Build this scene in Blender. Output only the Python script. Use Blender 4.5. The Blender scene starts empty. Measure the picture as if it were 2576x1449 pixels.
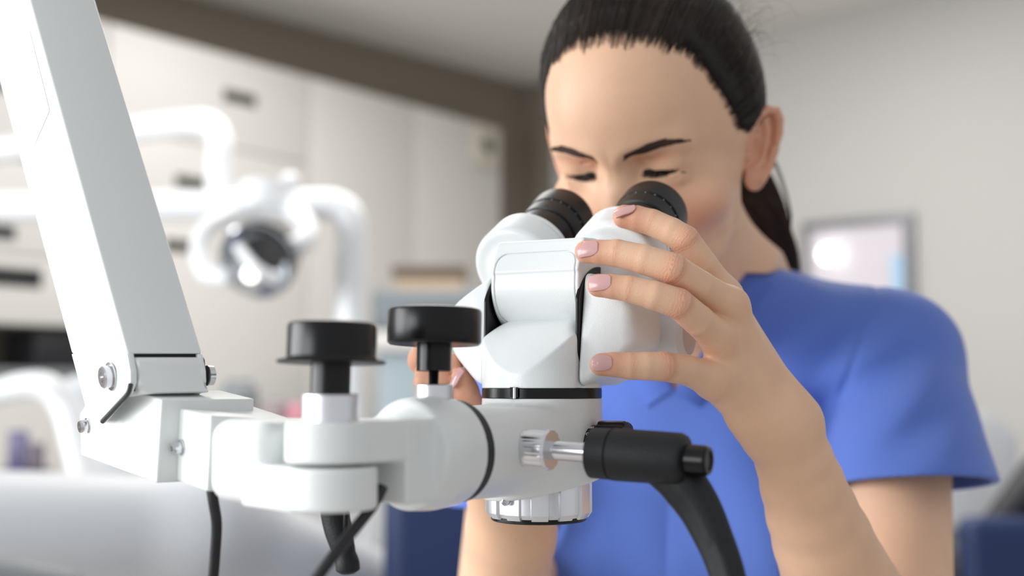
import bpy, bmesh, math, random
import numpy as np
from mathutils import Vector, Matrix
random.seed(7); rng = np.random.default_rng(7)
S = bpy.context.scene
COL = S.collection
# ---------------------------------------------------------------- camera
F_PX, W_PX, H_PX, HOR = 3000.0, 2576, 1449, 960.0
CAM = np.array([0.0, 0.0, 1.12])
TH = math.atan((HOR - H_PX / 2) / F_PX)
cam_d = bpy.data.cameras.new('camera'); cam = bpy.data.objects.new('camera', cam_d); COL.objects.link(cam)
cam.location = CAM; cam.rotation_euler = (math.pi / 2 + TH, 0, 0)
cam_d.sensor_width = 36.0; cam_d.lens = F_PX / W_PX * 36.0
cam_d.clip_start = 0.02; cam_d.clip_end = 60
cam_d.dof.use_dof = True; cam_d.dof.focus_distance = 0.632
cam_d.dof.aperture_fstop = cam_d.lens / 11.0
S.camera = cam
def P(px, py, Y):
    """point of the room seen at a pixel of the photograph, Y metres in front of the camera"""
    u = (px - W_PX / 2) / F_PX; v = (H_PX / 2 - py) / F_PX
    d = np.array([u, math.cos(TH) - v * math.sin(TH), math.sin(TH) + v * math.cos(TH)])
    return CAM + d * (Y / d[1])
def mpp(Y): return Y / F_PX            # metres per pixel at distance Y
# ---------------------------------------------------------------- materials
def lin(c): return tuple((x / 12.92 if x <= .04045 else ((x + .055) / 1.055) ** 2.4) for x in (v / 255 for v in c)) + (1,)
def mat(name, col, rough=.5, metal=0, bump=0, bscale=200, var=0, vscale=8, coat=0, sss=0, sssr=(1, .3, .15), ssss=.01, emit=None, trans=0, spec=.5, sheen=0, aniso=0):
    m = bpy.data.materials.new(name); m.use_nodes = True
    nt = m.node_tree; b = nt.nodes['Principled BSDF']
    c = lin(col)
    b.inputs['Base Color'].default_value = c; b.inputs['Roughness'].default_value = rough
    b.inputs['Metallic'].default_value = metal; b.inputs['Coat Weight'].default_value = coat
    b.inputs['Specular IOR Level'].default_value = spec
    b.inputs['Subsurface Weight'].default_value = sss; b.inputs['Subsurface Radius'].default_value = sssr; b.inputs['Subsurface Scale'].default_value = ssss
    b.inputs['Transmission Weight'].default_value = trans; b.inputs['Sheen Weight'].default_value = sheen
    b.inputs['Anisotropic'].default_value = aniso
    if emit: b.inputs['Emission Color'].default_value = lin(emit[0]); b.inputs['Emission Strength'].default_value = emit[1]
    tc = nt.nodes.new('ShaderNodeTexCoord')
    if bump:
        n = nt.nodes.new('ShaderNodeTexNoise'); n.inputs['Scale'].default_value = bscale; n.inputs['Detail'].default_value = 3
        nt.links.new(tc.outputs['Object'], n.inputs['Vector'])
        bp = nt.nodes.new('ShaderNodeBump'); bp.inputs['Strength'].default_value = bump; bp.inputs['Distance'].default_value = .0006
        nt.links.new(n.outputs['Fac'], bp.inputs['Height']); nt.links.new(bp.outputs['Normal'], b.inputs['Normal'])
    n2 = nt.nodes.new('ShaderNodeTexNoise'); n2.inputs['Scale'].default_value = vscale; n2.inputs['Detail'].default_value = 4
    nt.links.new(tc.outputs['Object'], n2.inputs['Vector'])
    mx = nt.nodes.new('ShaderNodeMix'); mx.data_type = 'RGBA'; mx.blend_type = 'MIX'
    v = var or .03
    mx.inputs['A'].default_value = tuple(min(1, x * (1 + v)) for x in c[:3]) + (1,); mx.inputs['B'].default_value = tuple(x * (1 - v) for x in c[:3]) + (1,)
    nt.links.new(n2.outputs['Fac'], mx.inputs['Factor']); nt.links.new(mx.outputs['Result'], b.inputs['Base Color'])
    return m
M = {}
M['white'] = mat('white_enamel', (232, 236, 236), .33, bump=.25, bscale=1600, coat=.15)
M['arm'] = mat('arm_enamel', (226, 229, 228), .38, bump=.12, bscale=900, coat=.1)
M['smooth'] = mat('smooth_white', (232, 234, 236), .3)
M['black'] = mat('black_plastic', (7, 7, 9), .28, bump=.06, bscale=900, spec=.32)
M['rubber'] = mat('black_rubber', (10, 11, 15), .38, bump=.2, bscale=700, spec=.4)
M['lever'] = mat('grained_black_plastic', (20, 22, 25), .5, bump=.5, bscale=1300, spec=.35)
M['steel'] = mat('polished_steel', (215, 215, 218), .2, metal=1)
M['alu'] = mat('satin_aluminium', (228, 228, 232), .36, metal=.9, bump=.05)
M['zinc'] = mat('zinc_screw', (150, 158, 160), .35, metal=.9)
M['seam'] = mat('dark_seam', (40, 42, 46), .6)
M['glass'] = mat('lens_glass', (40, 45, 60), .05, coat=1)
M['red'] = mat('red_dot', (150, 20, 20), .4)
M['engrave'] = mat('white_print', (235, 235, 235), .6)
M['nail'] = mat('nail_polish', (208, 160, 158), .28, coat=.3, sss=.15, ssss=.004)
M['hair'] = mat('dark_brown_hair', (27, 19, 15), .42, var=.5, vscale=60, spec=.4)
M['hairtail'] = mat('brown_hair', (40, 25, 18), .42, var=.5, vscale=50, spec=.45)
M['lash'] = mat('black_lashes', (14, 10, 10), .6)
M['brow'] = mat('dark_brow_hair', (62, 40, 32), .8)
# ---------------------------------------------------------------- object helpers
def thing(name, loc, label, cat, group=None, rz=0):
    o = bpy.data.objects.new(name, None); COL.objects.link(o); o.location = tuple(loc); o.rotation_euler = (0, 0, rz)
    o.empty_display_size = .05
    o['label'] = label; o['category'] = cat
    if group: o['group'] = group
    return o
def tag(o, label, cat, group=None):
    o['label'] = label; o['category'] = cat
    if group: o['group'] = group
    return o
def link(name, me, m, parent=None, smooth=None, label=None):
    o = bpy.data.objects.new(name, me); COL.objects.link(o)
    for mm_ in (m if isinstance(m, (list, tuple)) else [m]): me.materials.append(mm_)
    if smooth is not None:
        me.polygons.foreach_set('use_smooth', [True] * len(me.polygons))
        if smooth < 180:
            me.set_sharp_from_angle(angle=math.radians(smooth))
    if parent is not None:
        # vertices are given in room coordinates; keep them there
        o.parent = parent
        bpy.context.view_layer.update()
        o.matrix_parent_inverse = parent.matrix_world.inverted()
    if label: o['label'] = label
    return o
def from_bm(name, bm, m, parent=None, smooth=35, label=None):
    bmesh.ops.recalc_face_normals(bm, faces=bm.faces)
    me = bpy.data.meshes.new(name); bm.to_mesh(me); bm.free()
    return link(name, me, m, parent, smooth, label)
def recenter(o):
    """put a single-mesh thing's origin at the middle of its base"""
    me = o.data; co = np.empty(len(me.vertices) * 3); me.vertices.foreach_get('co', co); co = co.reshape(-1, 3)
    c = np.array([(co[:, 0].min() + co[:, 0].max()) / 2, (co[:, 1].min() + co[:, 1].max()) / 2, co[:, 2].min()])
    me.vertices.foreach_set('co', (co - c).ravel()); o.location = tuple(c); me.update(); return o
def basis(d, up=(0, 0, 1)):
    d = np.array(d, float); d /= np.linalg.norm(d); up = np.array(up, float)
    if abs(d @ up) > .97 * np.linalg.norm(up): up = np.array([1., 0, 0])
    x = np.cross(up, d); x /= np.linalg.norm(x); y = np.cross(d, x)
    return x, y, d
def add_lathe(bm, o, d, prof, n=64, flute=None, a0=0, a1=2 * math.pi):
    """profile (s along axis, r) revolved about axis d through o"""
    x, y, d = basis(d); o = np.array(o, float); rings = []
    full = abs(a1 - a0 - 2 * math.pi) < 1e-6
    for s, r in prof:
        if r < 1e-7: rings.append([bm.verts.new(o + d * s)]); continue
        rg = []
        for k in range(n if full else n + 1):
            a = a0 + (a1 - a0) * k / n; rr = r * (flute(a, s) if flute else 1)
            rg.append(bm.verts.new(o + d * s + rr * (math.cos(a) * x + math.sin(a) * y)))
        rings.append(rg)
    for A, B in zip(rings[:-1], rings[1:]):
        m_ = max(len(A), len(B))
        for k in range(m_ if full else m_ - 1):
            k2 = (k + 1) % m_
            q = [A[k % len(A)], A[k2 % len(A)], B[k2 % len(B)], B[k % len(B)]]
            q2 = []
            for v in q:
                if v not in q2: q2.append(v)
            if len(q2) > 2:
                try: bm.faces.new(q2)
                except ValueError: pass
    for R_, in ((rings[0],), (rings[-1],)):
        if len(R_) > 2 and full:
            try: bm.faces.new(R_)
            except ValueError: pass
def lathe(name, o, d, prof, m, parent=None, n=64, smooth=35, label=None, flute=None):
    bm = bmesh.new(); add_lathe(bm, o, d, prof, n, flute); return from_bm(name, bm, m, parent, smooth, label)
def add_tube(bm, pts, rad, n=12, cap=True):
    pts = [np.array(p, float) for p in pts]; N = len(pts)
    if not hasattr(rad, '__len__'): rad = [rad] * N
    t = [pts[min(i + 1, N - 1)] - pts[max(i - 1, 0)] for i in range(N)]
    x, y, _ = basis(t[0]); rings = []
    for i in range(N):
        d = t[i] / np.linalg.norm(t[i]); x = x - d * (x @ d); x /= np.linalg.norm(x); y = np.cross(d, x)
        rings.append([bm.verts.new(pts[i] + rad[i] * (math.cos(a) * x + math.sin(a) * y)) for a in (2 * math.pi * k / n for k in range(n))])
    for A, B in zip(rings[:-1], rings[1:]):
        for k in range(n): bm.faces.new([A[k], A[(k + 1) % n], B[(k + 1) % n], B[k]])
    if cap: bm.faces.new(rings[0]); bm.faces.new(rings[-1])
def smooth_path(pts, n=8):
    pts = [np.array(p, float) for p in pts]; Q = [2 * pts[0] - pts[1]] + pts + [2 * pts[-1] - pts[-2]]; out = []
    for i in range(1, len(Q) - 2):
        a, b, c, d = Q[i - 1], Q[i], Q[i + 1], Q[i + 2]
        for k in range(n):
            t = k / n; out.append(.5 * ((2 * b) + (c - a) * t + (2 * a - 5 * b + 4 * c - d) * t * t + (3 * b - a - 3 * c + d) * t ** 3))
    out.append(pts[-1]); return out
def tube(name, pts, rad, m, parent=None, n=16, label=None, sm=8):
    bm = bmesh.new(); p = smooth_path(pts, sm) if sm else pts
    if hasattr(rad, '__len__'): rad = list(np.interp(np.linspace(0, 1, len(p)), np.linspace(0, 1, len(rad)), rad))
    add_tube(bm, p, rad, n); return from_bm(name, bm, m, parent, 50, label)
def add_hex(bm, c8):
    """box from 8 corners: 4 of one end, 4 of the other in the same order"""
    v = [bm.verts.new(c) for c in c8]
    for f in ((0, 1, 2, 3), (4, 5, 6, 7), (0, 1, 5, 4), (1, 2, 6, 5), (2, 3, 7, 6), (3, 0, 4, 7)): bm.faces.new([v[i] for i in f])
def prism(name, poly, vec, m, parent=None, bev=0, seg=3, smooth=35, label=None, poly2=None, taper=None):
    bm = bmesh.new(); vec = np.array(vec, float)
    a = [bm.verts.new(p) for p in poly]; b = [bm.verts.new(p) for p in (poly2 if poly2 is not None else [np.array(p) + vec for p in poly])]
    bm.faces.new(a); bm.faces.new(b); n = len(a)
    for i in range(n): bm.faces.new([a[i], a[(i + 1) % n], b[(i + 1) % n], b[i]])
    bmesh.ops.recalc_face_normals(bm, faces=bm.faces)
    if bev: bmesh.ops.bevel(bm, geom=list(bm.edges), offset=bev, segments=seg, affect='EDGES', profile=.5, clamp_overlap=True)
    return from_bm(name, bm, m, parent, smooth, label)
def boxm(name, c, size, m, parent=None, rz=0, bev=0, seg=2, label=None, rx=0):
    bm = bmesh.new(); bmesh.ops.create_cube(bm, size=1)
    bmesh.ops.scale(bm, vec=size, verts=bm.verts)
    if bev: bmesh.ops.bevel(bm, geom=list(bm.edges), offset=bev, segments=seg, affect='EDGES', profile=.5, clamp_overlap=True)
    bmesh.ops.transform(bm, matrix=Matrix.Translation(Vector(c)) @ Matrix.Rotation(rz, 4, 'Z') @ Matrix.Rotation(rx, 4, 'X'), verts=bm.verts)
    return from_bm(name, bm, m, parent, 35, label)
# ---------------------------------------------------------------- implicit surfaces
f32 = np.float32
def ln(v): return np.sqrt((v * v).sum(-1))
def smin(a, b, k):
    h = np.maximum(k - np.abs(a - b), 0) / k; return np.minimum(a, b) - h * h * k * .25
def smax(a, b, k): return -smin(-a, -b, k)
def sphere(p, c, r): return ln(p - np.array(c, f32)) - r
def ellip(p, c, r):
    q = p - np.array(c, f32); r = np.array(r, f32); k0 = ln(q / r); k1 = ln(q / (r * r)); return k0 * (k0 - 1) / np.maximum(k1, 1e-6)
def cone(p, a, b, r1, r2):
    a = np.array(a, f32); b = np.array(b, f32); ba = b - a; l2 = float(ba @ ba); h = np.clip((p - a) @ ba / l2, 0, 1)
    return ln(p - a - h[:, None] * ba) - (r1 + (r2 - r1) * h)
def rbox(p, c, R_, half, r):
    q = np.abs((p - np.array(c, f32)) @ R_) - (np.array(half, f32) - r)
    return ln(np.maximum(q, 0)) + np.minimum(q.max(-1), 0) - r
def cyl(p, c, d, R_, hh, r=0):
    q = p - np.array(c, f32); d = np.array(d, f32); d = d / np.linalg.norm(d); s = q @ d; rad = ln(q - s[:, None] * d)
    a = rad - R_ + r; b = np.abs(s) - hh + r
    return np.sqrt(np.maximum(a, 0) ** 2 + np.maximum(b, 0) ** 2) + np.minimum(np.maximum(a, b), 0) - r
def sdf_mesh(fn, lo, hi, h, proj=2, B=8, slack=1.5):
    lo = np.array(lo, float); hi = np.array(hi, float)
    nb = np.ceil((hi - lo) / (h * B)).astype(int); n = nb * B
    cen = np.stack(np.meshgrid(*[np.arange(k) for k in nb], indexing='ij'), -1).reshape(-1, 3)
    cp = (lo + (cen + .5) * B * h).astype(f32)
    dc = np.concatenate([fn(cp[i:i + 200000]) for i in range(0, len(cp), 200000)])
    act = np.abs(dc) < h * B * .87 * slack + h
    D = np.repeat(np.repeat(np.repeat(dc.reshape(nb), B, 0), B, 1), B, 2).astype(f32)
    off = np.stack(np.meshgrid(*[np.arange(B)] * 3, indexing='ij'), -1).reshape(-1, 3)
    ab = cen[act]
    for i in range(0, len(ab), 400):
        idx = (ab[i:i + 400, None, :] * B + off[None]).reshape(-1, 3)
        D[idx[:, 0], idx[:, 1], idx[:, 2]] = fn((lo + idx * h).astype(f32))
    s = D < 0
    cn = np.zeros(tuple(n - 1), np.int8)
    for i in (0, 1):
        for j in (0, 1):
            for k in (0, 1): cn += s[i:n[0] - 1 + i, j:n[1] - 1 + j, k:n[2] - 1 + k]
    cells = np.argwhere((cn > 0) & (cn < 8)); del cn
    ids = np.full(tuple(n - 1), -1, np.int32); ids[cells[:, 0], cells[:, 1], cells[:, 2]] = np.arange(len(cells))
    cor = [(i, j, k) for i in (0, 1) for j in (0, 1) for k in (0, 1)]
    vals = {c: D[cells[:, 0] + c[0], cells[:, 1] + c[1], cells[:, 2] + c[2]] for c in cor}
    acc = np.zeros((len(cells), 3)); cnt = np.zeros(len(cells))
    for c in cor:
        for ax in range(3):
            if c[ax]: continue
            c2 = list(c); c2[ax] = 1; c2 = tuple(c2); a, b = vals[c], vals[c2]; m_ = (a < 0) != (b < 0)
            t = np.where(m_, a / np.where(m_, a - b, 1), 0); pt = np.array(c, float)[None].repeat(len(cells), 0); pt[:, ax] += t
            acc += pt * m_[:, None]; cnt += m_
    V = lo + (cells + acc / cnt[:, None]) * h
    Q = []
    for ax in range(3):
        sl0 = [slice(None)] * 3; sl1 = [slice(None)] * 3; sl0[ax] = slice(0, -1); sl1[ax] = slice(1, None)
        e = np.argwhere(s[tuple(sl0)] != s[tuple(sl1)]); u, v = (ax + 1) % 3, (ax + 2) % 3
        ok = (e[:, u] > 0) & (e[:, v] > 0) & (e[:, u] < n[u] - 1) & (e[:, v] < n[v] - 1); e = e[ok]
        def cid(du, dv):
            q = e.copy(); q[:, u] -= du; q[:, v] -= dv; return ids[q[:, 0], q[:, 1], q[:, 2]]
        q = np.stack([cid(1, 1), cid(0, 1), cid(0, 0), cid(1, 0)], 1); fl = ~s[e[:, 0], e[:, 1], e[:, 2]]
        q[fl] = q[fl][:, ::-1]; Q.append(q)
    Q = np.concatenate(Q); Q = Q[(Q >= 0).all(1)]
    for _ in range(proj): V = project(fn, V, lim=h)
    return V, Q
def grad(fn, V, e=2e-4):
    V = V.astype(f32); d0 = fn(V); g = np.stack([fn(V + np.array(x, f32) * f32(e)) - d0 for x in ((1, 0, 0), (0, 1, 0), (0, 0, 1))], 1) / e
    return d0, g
def project(fn, V, lim=1., off=0, e=2e-4):
    out = []
    for i in range(0, len(V), 200000):
        v = V[i:i + 200000]; d, g = grad(fn, v, e); st = ((d - off) / np.maximum((g * g).sum(1), .2))[:, None] * g
        l = ln(st)[:, None]; st = st * np.minimum(1, lim / np.maximum(l, 1e-9)); out.append(v - st)
    return np.concatenate(out)
def mesh_np(name, V, Q, attrs=None):
    me = bpy.data.meshes.new(name); me.vertices.add(len(V)); me.vertices.foreach_set('co', V.astype(f32).ravel())
    k = Q.shape[1]; me.loops.add(len(Q) * k); me.loops.foreach_set('vertex_index', Q.ravel().astype(np.int32))
    me.polygons.add(len(Q)); me.polygons.foreach_set('loop_start', (np.arange(len(Q)) * k).astype(np.int32))
    me.polygons.foreach_set('loop_total', np.full(len(Q), k, np.int32)); me.update(calc_edges=True); me.validate()
    for nm, a in (attrs or {}).items():
        at = me.attributes.new(nm, 'FLOAT', 'POINT'); at.data.foreach_set('value', a.astype(f32))
    return me
def sdf_obj(name, fn, lo, hi, h, m, parent=None, smooth=180, label=None):
    V, Q = sdf_mesh(fn, lo, hi, h); return link(name, mesh_np(name, V, Q), m, parent, smooth, label)
# ================================================================ THE MICROSCOPE
A28 = math.radians(28)
OM = P(1363, 960, .66); OM[2] = CAM[2]
EX = np.array([math.cos(A28), -math.sin(A28), 0]); EY = np.array([math.sin(A28), math.cos(A28), 0]); EZ = np.array([0, 0, 1.])
RM = np.stack([EX, EY, EZ], 1)                      # local mm -> room
def ML(x, y, z): return OM + (EX * x + EY * y + EZ * z) * .001
scope = thing('dental_microscope', (OM[0], OM[1], CAM[2] - .075), 'white dental microscope with black eyepieces on a jointed arm, held in both hands', 'microscope')
def loc(p): return ((p - OM.astype(f32)) @ RM.astype(f32)) * 1000
def msdf(name, fn, lo, hi, h, m, parent=scope, label=None):
    """fn in local millimetres; mesh is turned into the room"""
    V, Q = sdf_mesh(fn, lo, hi, h)
    # gradients use millimetre steps
    V = OM + (V * .001) @ RM.T
    return link(name, mesh_np(name, V, Q), m, parent, 180, label)
_g = grad
def grad(fn, V, e=2e-4):
    # step scales with the size of the field: millimetre fields have big coordinates
    if np.abs(V).max() > 8: e = .05
    return _g(fn, V, e)
TILT = math.radians(30); EE = np.array([0, math.cos(TILT), math.sin(TILT)])
def f_lower(p):
    d = smax(cyl(p, (0, 0, 20), (0, 0, 1), 33, 23.5, .4), ln(p[:, 1:] - np.array((14, -14), f32)) - 50.3, .8)
    d = smax(d, np.abs(p[:, 0]) * .85 + p[:, 2] * .53 - 37.5, 5)
    side = smax(np.abs(p[:, 0]) - 28.2, -1e3 - p[:, 2], 1)
    pod = smax(smax(28.2 - np.abs(p[:, 0]), -(p[:, 2] + 1 + np.maximum(0, -(p[:, 1] + 8)) * .55), 4), -p[:, 1] - 26, 6)
    return smax(d, -pod, .6)
msdf('lower_housing', f_lower, (-36, -36, -6), (36, 37, 46), .55, M['white'])
HC = [(-31, 47.7, 77.3), (31, 47.7, 77.3)]
def f_tilt(p):
    q = p[:, 1:]
    c = np.linalg.norm(q - np.array((13, 53), f32), axis=1) - 24.5
    up = smax(smax(-(q[:, 0] + 10.03) * .94 + (q[:, 1] - 61.3) * .34, q[:, 1] - 78.5, 3), smax(q[:, 0] - 52, 61.5 - q[:, 1], 2), 1)
    prof = smin(c, up, 5.0)
    d = smax(prof, np.abs(p[:, 0] - 1.0) - 27, 1.4)
    # seam of the front cover
    inset = smax(smax(np.abs(p[:, 0] - 1.0) - 24.6, np.abs(q[:, 1] - 51.5) - 19.5, 8), q[:, 0] - 2, 1)
    d = smax(d, -(smax(np.abs(inset) - .30, -(d + .9), .1)), .12)
    return d
msdf('tilting_head', f_tilt, (-30, -16, 26), (32, 56, 82), .42, M['white'])
E32 = EE.astype(f32)
def f_house(c):
    c = np.array(c, f32)
    def f(p):
        q = p - c; s = q @ E32; rad = ln(q - s[:, None] * E32)
        cap = smax(rad - 26.6, -(s + 25), 5)
        d = smax(cap, s, 1.2)
        d = smax(d, -(smax(np.abs(s + 4.2) - .30, -(cap + .8), .1)), .15)        # thin seam below the rim
        neck = cone(p, c - E32 * 16, (c[0] * .62, 30, 50), 17, 17)
        return smin(d, neck, 5)
    return f
for i, c in enumerate(HC):
    o = msdf('tube_housing', f_house(c), (c[0] - 30, -8, 22), (c[0] + 30, 80, 106), .6, M['white'])
    w = ML(*c); d = RM @ EE
    ep = lathe('eyepiece', w, d, [(-.002, .017), (-.002, .0185), (0, .0192), (.007, .0192), (.0078, .0182), (.0095, .0182), (.0102, .0196), (.021, .0198), (.0216, .0190), (.0236, .0190), (.0242, .0203), (.0345, .0207), (.035, .0199), (.0362, .0199), (.0366, .0212), (.050, .0216), (.0528, .0211), (.0540, .0200), (.0536, .0188), (.049, .0175), (.040, .0165), (.038, .015), (.038, 0)], M['rubber'], scope, 96, 40, label='black rubber eyepiece')
    lathe('eyepiece_lens', w, d, [(.0372, 0), (.0385, .008), (.0383, .0149), (.037, .0149)], M['glass'], ep, 48, 40)
    bm = bmesh.new()
    x_, y_, _ = basis(d)
    for k in range(64):
        a = 2 * math.pi * k / 64; pos = w + d * .0356 + .0204 * (math.cos(a) * x_ + math.sin(a) * y_)
        if k % 3 == 0: bmesh.ops.create_icosphere(bm, subdivisions=1, radius=.0003, matrix=Matrix.Translation(Vector(pos)))
    from_bm('dioptre_mark', bm, M['engrave'], ep, 180)
def f_pod(sg):
    pl = [((0, -.985, .17), 16.5), ((0, -.80, -.60), 13.5), ((.37, -.93, 0), 26.3), ((.98, -.20, 0), 56.1), ((.84, .54, 0), 66), ((1, 0, 0), 60), ((0, 1, 0), 42), ((0, 0, -1), 3.0), ((0, 0, 1), 62.5),
          ((.53, 0, .85), 66), ((.645, 0, -.76), 23.2), ((0, .7, -.7), 26), ((-1, 0, 0), -29)]
    def f(p):
        q = p * np.array((sg, 1, 1), f32); d = None
        for n, o in pl:
            n = np.array(n, f32); v = q @ (n / np.linalg.norm(n)) - o
            if n[1] < -.9: v = v - .17 * 28 * 0
            d = v if d is None else smax(d, v, 5 if n[0] > .3 else (2.2 if n[0] < 0 else 4))
        return d
    return f
for sg in (1, -1):
    lo = (27, -30, -8) if sg > 0 else (-64, -30, -8); hi = (64, 48, 68) if sg > 0 else (-27, 48, 68)
    msdf('side_cover', f_pod(sg), lo, hi, .6, M['white'], label='rounded white side cover, ' + ('under her left hand' if sg > 0 else 'beside the clamp knob'))
def f_plate(p):
    q = np.abs(p[:, 0]) ; d = smax(np.abs(q - 28.0) - 1.0, ln(p[:, 1:] - np.array((16, 30), f32)) - 33.5, .5)
    return smax(smax(d, 4 - p[:, 2], .5), -p[:, 1] - 14.2, 1)
for sg in (-1, 1):
    msdf('side_plate', f_plate, (26.2, -20, 0) if sg > 0 else (-30, -20, 0), (30, 52, 66) if sg > 0 else (-26.2, 52, 66), .5, M['black'], label='thin black plate behind a side cover')
# black lock ring with notch and pin
bm = bmesh.new(); add_lathe(bm, ML(0, 0, -9), (0, 0, 1), [(0, .024), (0, .0326), (.0003, .033), (.0052, .033), (.0056, .0326), (.0056, .024)], 128)
ring = from_bm('lock_ring', bm, M['black'], scope, 40, label='matt black clamping ring')
a = math.atan2(-33, 5)
nx = P(1293, 987, .629)
boxm('ring_notch', nx + np.array([0, .0006, 0]), (.0042, .002, .0053), M['seam'], ring, rz=-.1)
lathe('ring_pin', nx + np.array([.0003, -.0004, -.0032]), (0, 0, 1), [(0, 0), (0, .0009), (.0055, .0009), (.0058, .0006), (.0058, 0)], M['steel'], ring, 20)
# collar body blending into the swivel joint of the arm
A1 = P(833, 1100, .505)
EB = np.array([.60, .80, 0])
ZC = CAM[2] + (960 - 1130) * .58 / 3000
CB = A1 + EB * .078; CB[2] = ZC
dB = EB.astype(f32); axm = OM.copy()
def f_collar(p):
    q = loc(p)
    c = cyl(q, (0, 0, -36), (0, 0, 1), 33, 27.5, .5) * .001
    br = cone(p, CB + EB * .004, OM + np.array([0, 0, ZC - OM[2] + .002]), .0235, .0300)
    t = (p - np.array(CB, f32)) @ dB
    br = smax(br, -(t - .0025), .0006)
    slab = np.abs(p[:, 2] - (CAM[2] - .0365)) - .0245
    br = smax(br, slab, .004)
    d = smin(c, br, .007)
    pl = (-(q[:, 2]) - 54.5 + q[:, 0] * .18 + q[:, 1] * .10 - 4.5) * .001        # slanting underside
    d = smax(d, pl, .0022)
    return smax(d, (q[:, 2] + 9.0) * .001, .0006)
lo = np.minimum(CB, OM) - .04; hi = np.maximum(CB, OM) + .04; lo[2] = CAM[2] - .075; hi[2] = CAM[2]
V, Q = sdf_mesh(f_collar, lo, hi, .0007)
collar = link('collar_body', mesh_np('collar_body', V, Q), M['arm'], scope, 180)
def hit(fn, px, py, Y0=.45):
    o = P(px, py, Y0); d = P(px, py, Y0 + .1) - o; d /= np.linalg.norm(d)
    for _ in range(300): o = o + d * max(float(fn(o[None].astype(f32))[0]) * .8, 1e-5)
    return o
tube('collar_seam', [ML(-33.05 * math.sin(math.radians(t)), -33.05 * math.cos(math.radians(t)), z) for t, z in ((-9, -9.5), (-9, -30), (-9, -52))], .00022, M['seam'], collar, 6, sm=0)
# objective ring, fluted
def fl(a, s):
    k = (a * 12 / (2 * math.pi)) % 1
    return 1 - .055 * (1 if .30 < k < .70 else 0)
lathe('objective_ring', ML(-2, 0, -50), (0, 0, -1), [(0, .022), (0, .028), (.004, .0292), (.0205, .0292), (.0235, .0272), (.0235, .02)], M['alu'], scope, 240, 25, flute=lambda a, s: fl(a, s), label='fluted satin metal focusing ring')
ob = lathe('objective_lens', ML(-2, 0, -72), (0, 0, -1), [(0, .018), (0, .0262), (.0028, .0262), (.0034, .0255), (.0034, .0225), (.001, .0215), (.0004, .010), (.0003, 0)], M['black'], scope, 96, 30, label='black lens rim under the focusing ring')
hp = P(1271, 1263, .6335)
lathe('set_screw', hp, (-.25, -.97, 0), [(-.003, 0), (-.003, .0021), (.0002, .0021), (.0003, .0018), (.0003, .0012), (-.001, .0011), (-.001, 0)], M['steel'], scope, 24)
lathe('red_dot', hit(f_collar, 1502, 1050), (.85, -.5, 0), [(-.0005, 0), (-.0005, .0006), (.0003, .0005), (.0003, 0)], M['red'], scope, 12)
_sp = hit(f_collar, 1284, 1134)
lathe('side_screw', _sp, grad(f_collar, _sp[None])[1][0], [(-.004, 0), (-.004, .0040), (.0003, .0040), (.0006, .0036), (.0004, .0022), (-.0015, .0018), (-.0015, 0)], M['zinc'], scope, 24, label='zinc hex socket screw')
# numbered knob on the right of the collar
kd = EX; ko = ML(31, -4, -33.5)
kn = lathe('magnification_knob', ko, kd, [(0, 0), (0, .0104), (.0052, .0104), (.0056, .0108), (.0062, .0128), (.020, .0128), (.0215, .012), (.0218, .0)], M['black'], scope, 60, 25, flute=lambda a, s: (1 - .05 * (1 if (a * 10 / 6.2832) % 1 < .35 else 0)) if s > .006 else 1, label='black fluted knob with white figures')
def text3(name, body, size, o, xdir, ydir, m, parent, ext=.00008):
    cu = bpy.data.curves.new(name, 'FONT'); cu.body = body; cu.size = size; cu.extrude = ext; cu.align_x = 'CENTER'; cu.align_y = 'CENTER'
    t = bpy.data.objects.new(name, cu); COL.objects.link(t)
    x = np.array(xdir, float); x /= np.linalg.norm(x); y = np.array(ydir, float); y -= x * (x @ y); y /= np.linalg.norm(y); z = np.cross(x, y)
    t.matrix_world = Matrix([[x[i], y[i], z[i], o[i]] for i in range(3)] + [[0, 0, 0, 1]])
    bpy.context.view_layer.update()
    me = bpy.data.meshes.new_from_object(t.evaluated_get(bpy.context.evaluated_depsgraph_get())); me.transform(t.matrix_world)
    bpy.data.objects.remove(t, do_unlink=True)
    return link(name, me, m, parent)
for ch, az in (('9', -62), ('0', -88), ('8', -36)):
    # figures run round the dial next to the body
    az = math.radians(az); rdir = math.cos(az) * EZ * -1 * 0 + (math.cos(az) * (-EY) * 1 + math.sin(-az) * EZ * 0)
    an = math.radians({'9': 35, '0': 8, '8': 62}[ch]); r_ = math.cos(an) * (-EY) + math.sin(an) * EZ; tg = -math.sin(an) * (-EY) + math.cos(an) * EZ
    text3('dial_figure', ch, .0042, ko + kd * .0029 + r_ * .01048, tg, -kd, M['engrave'], kn)
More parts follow.
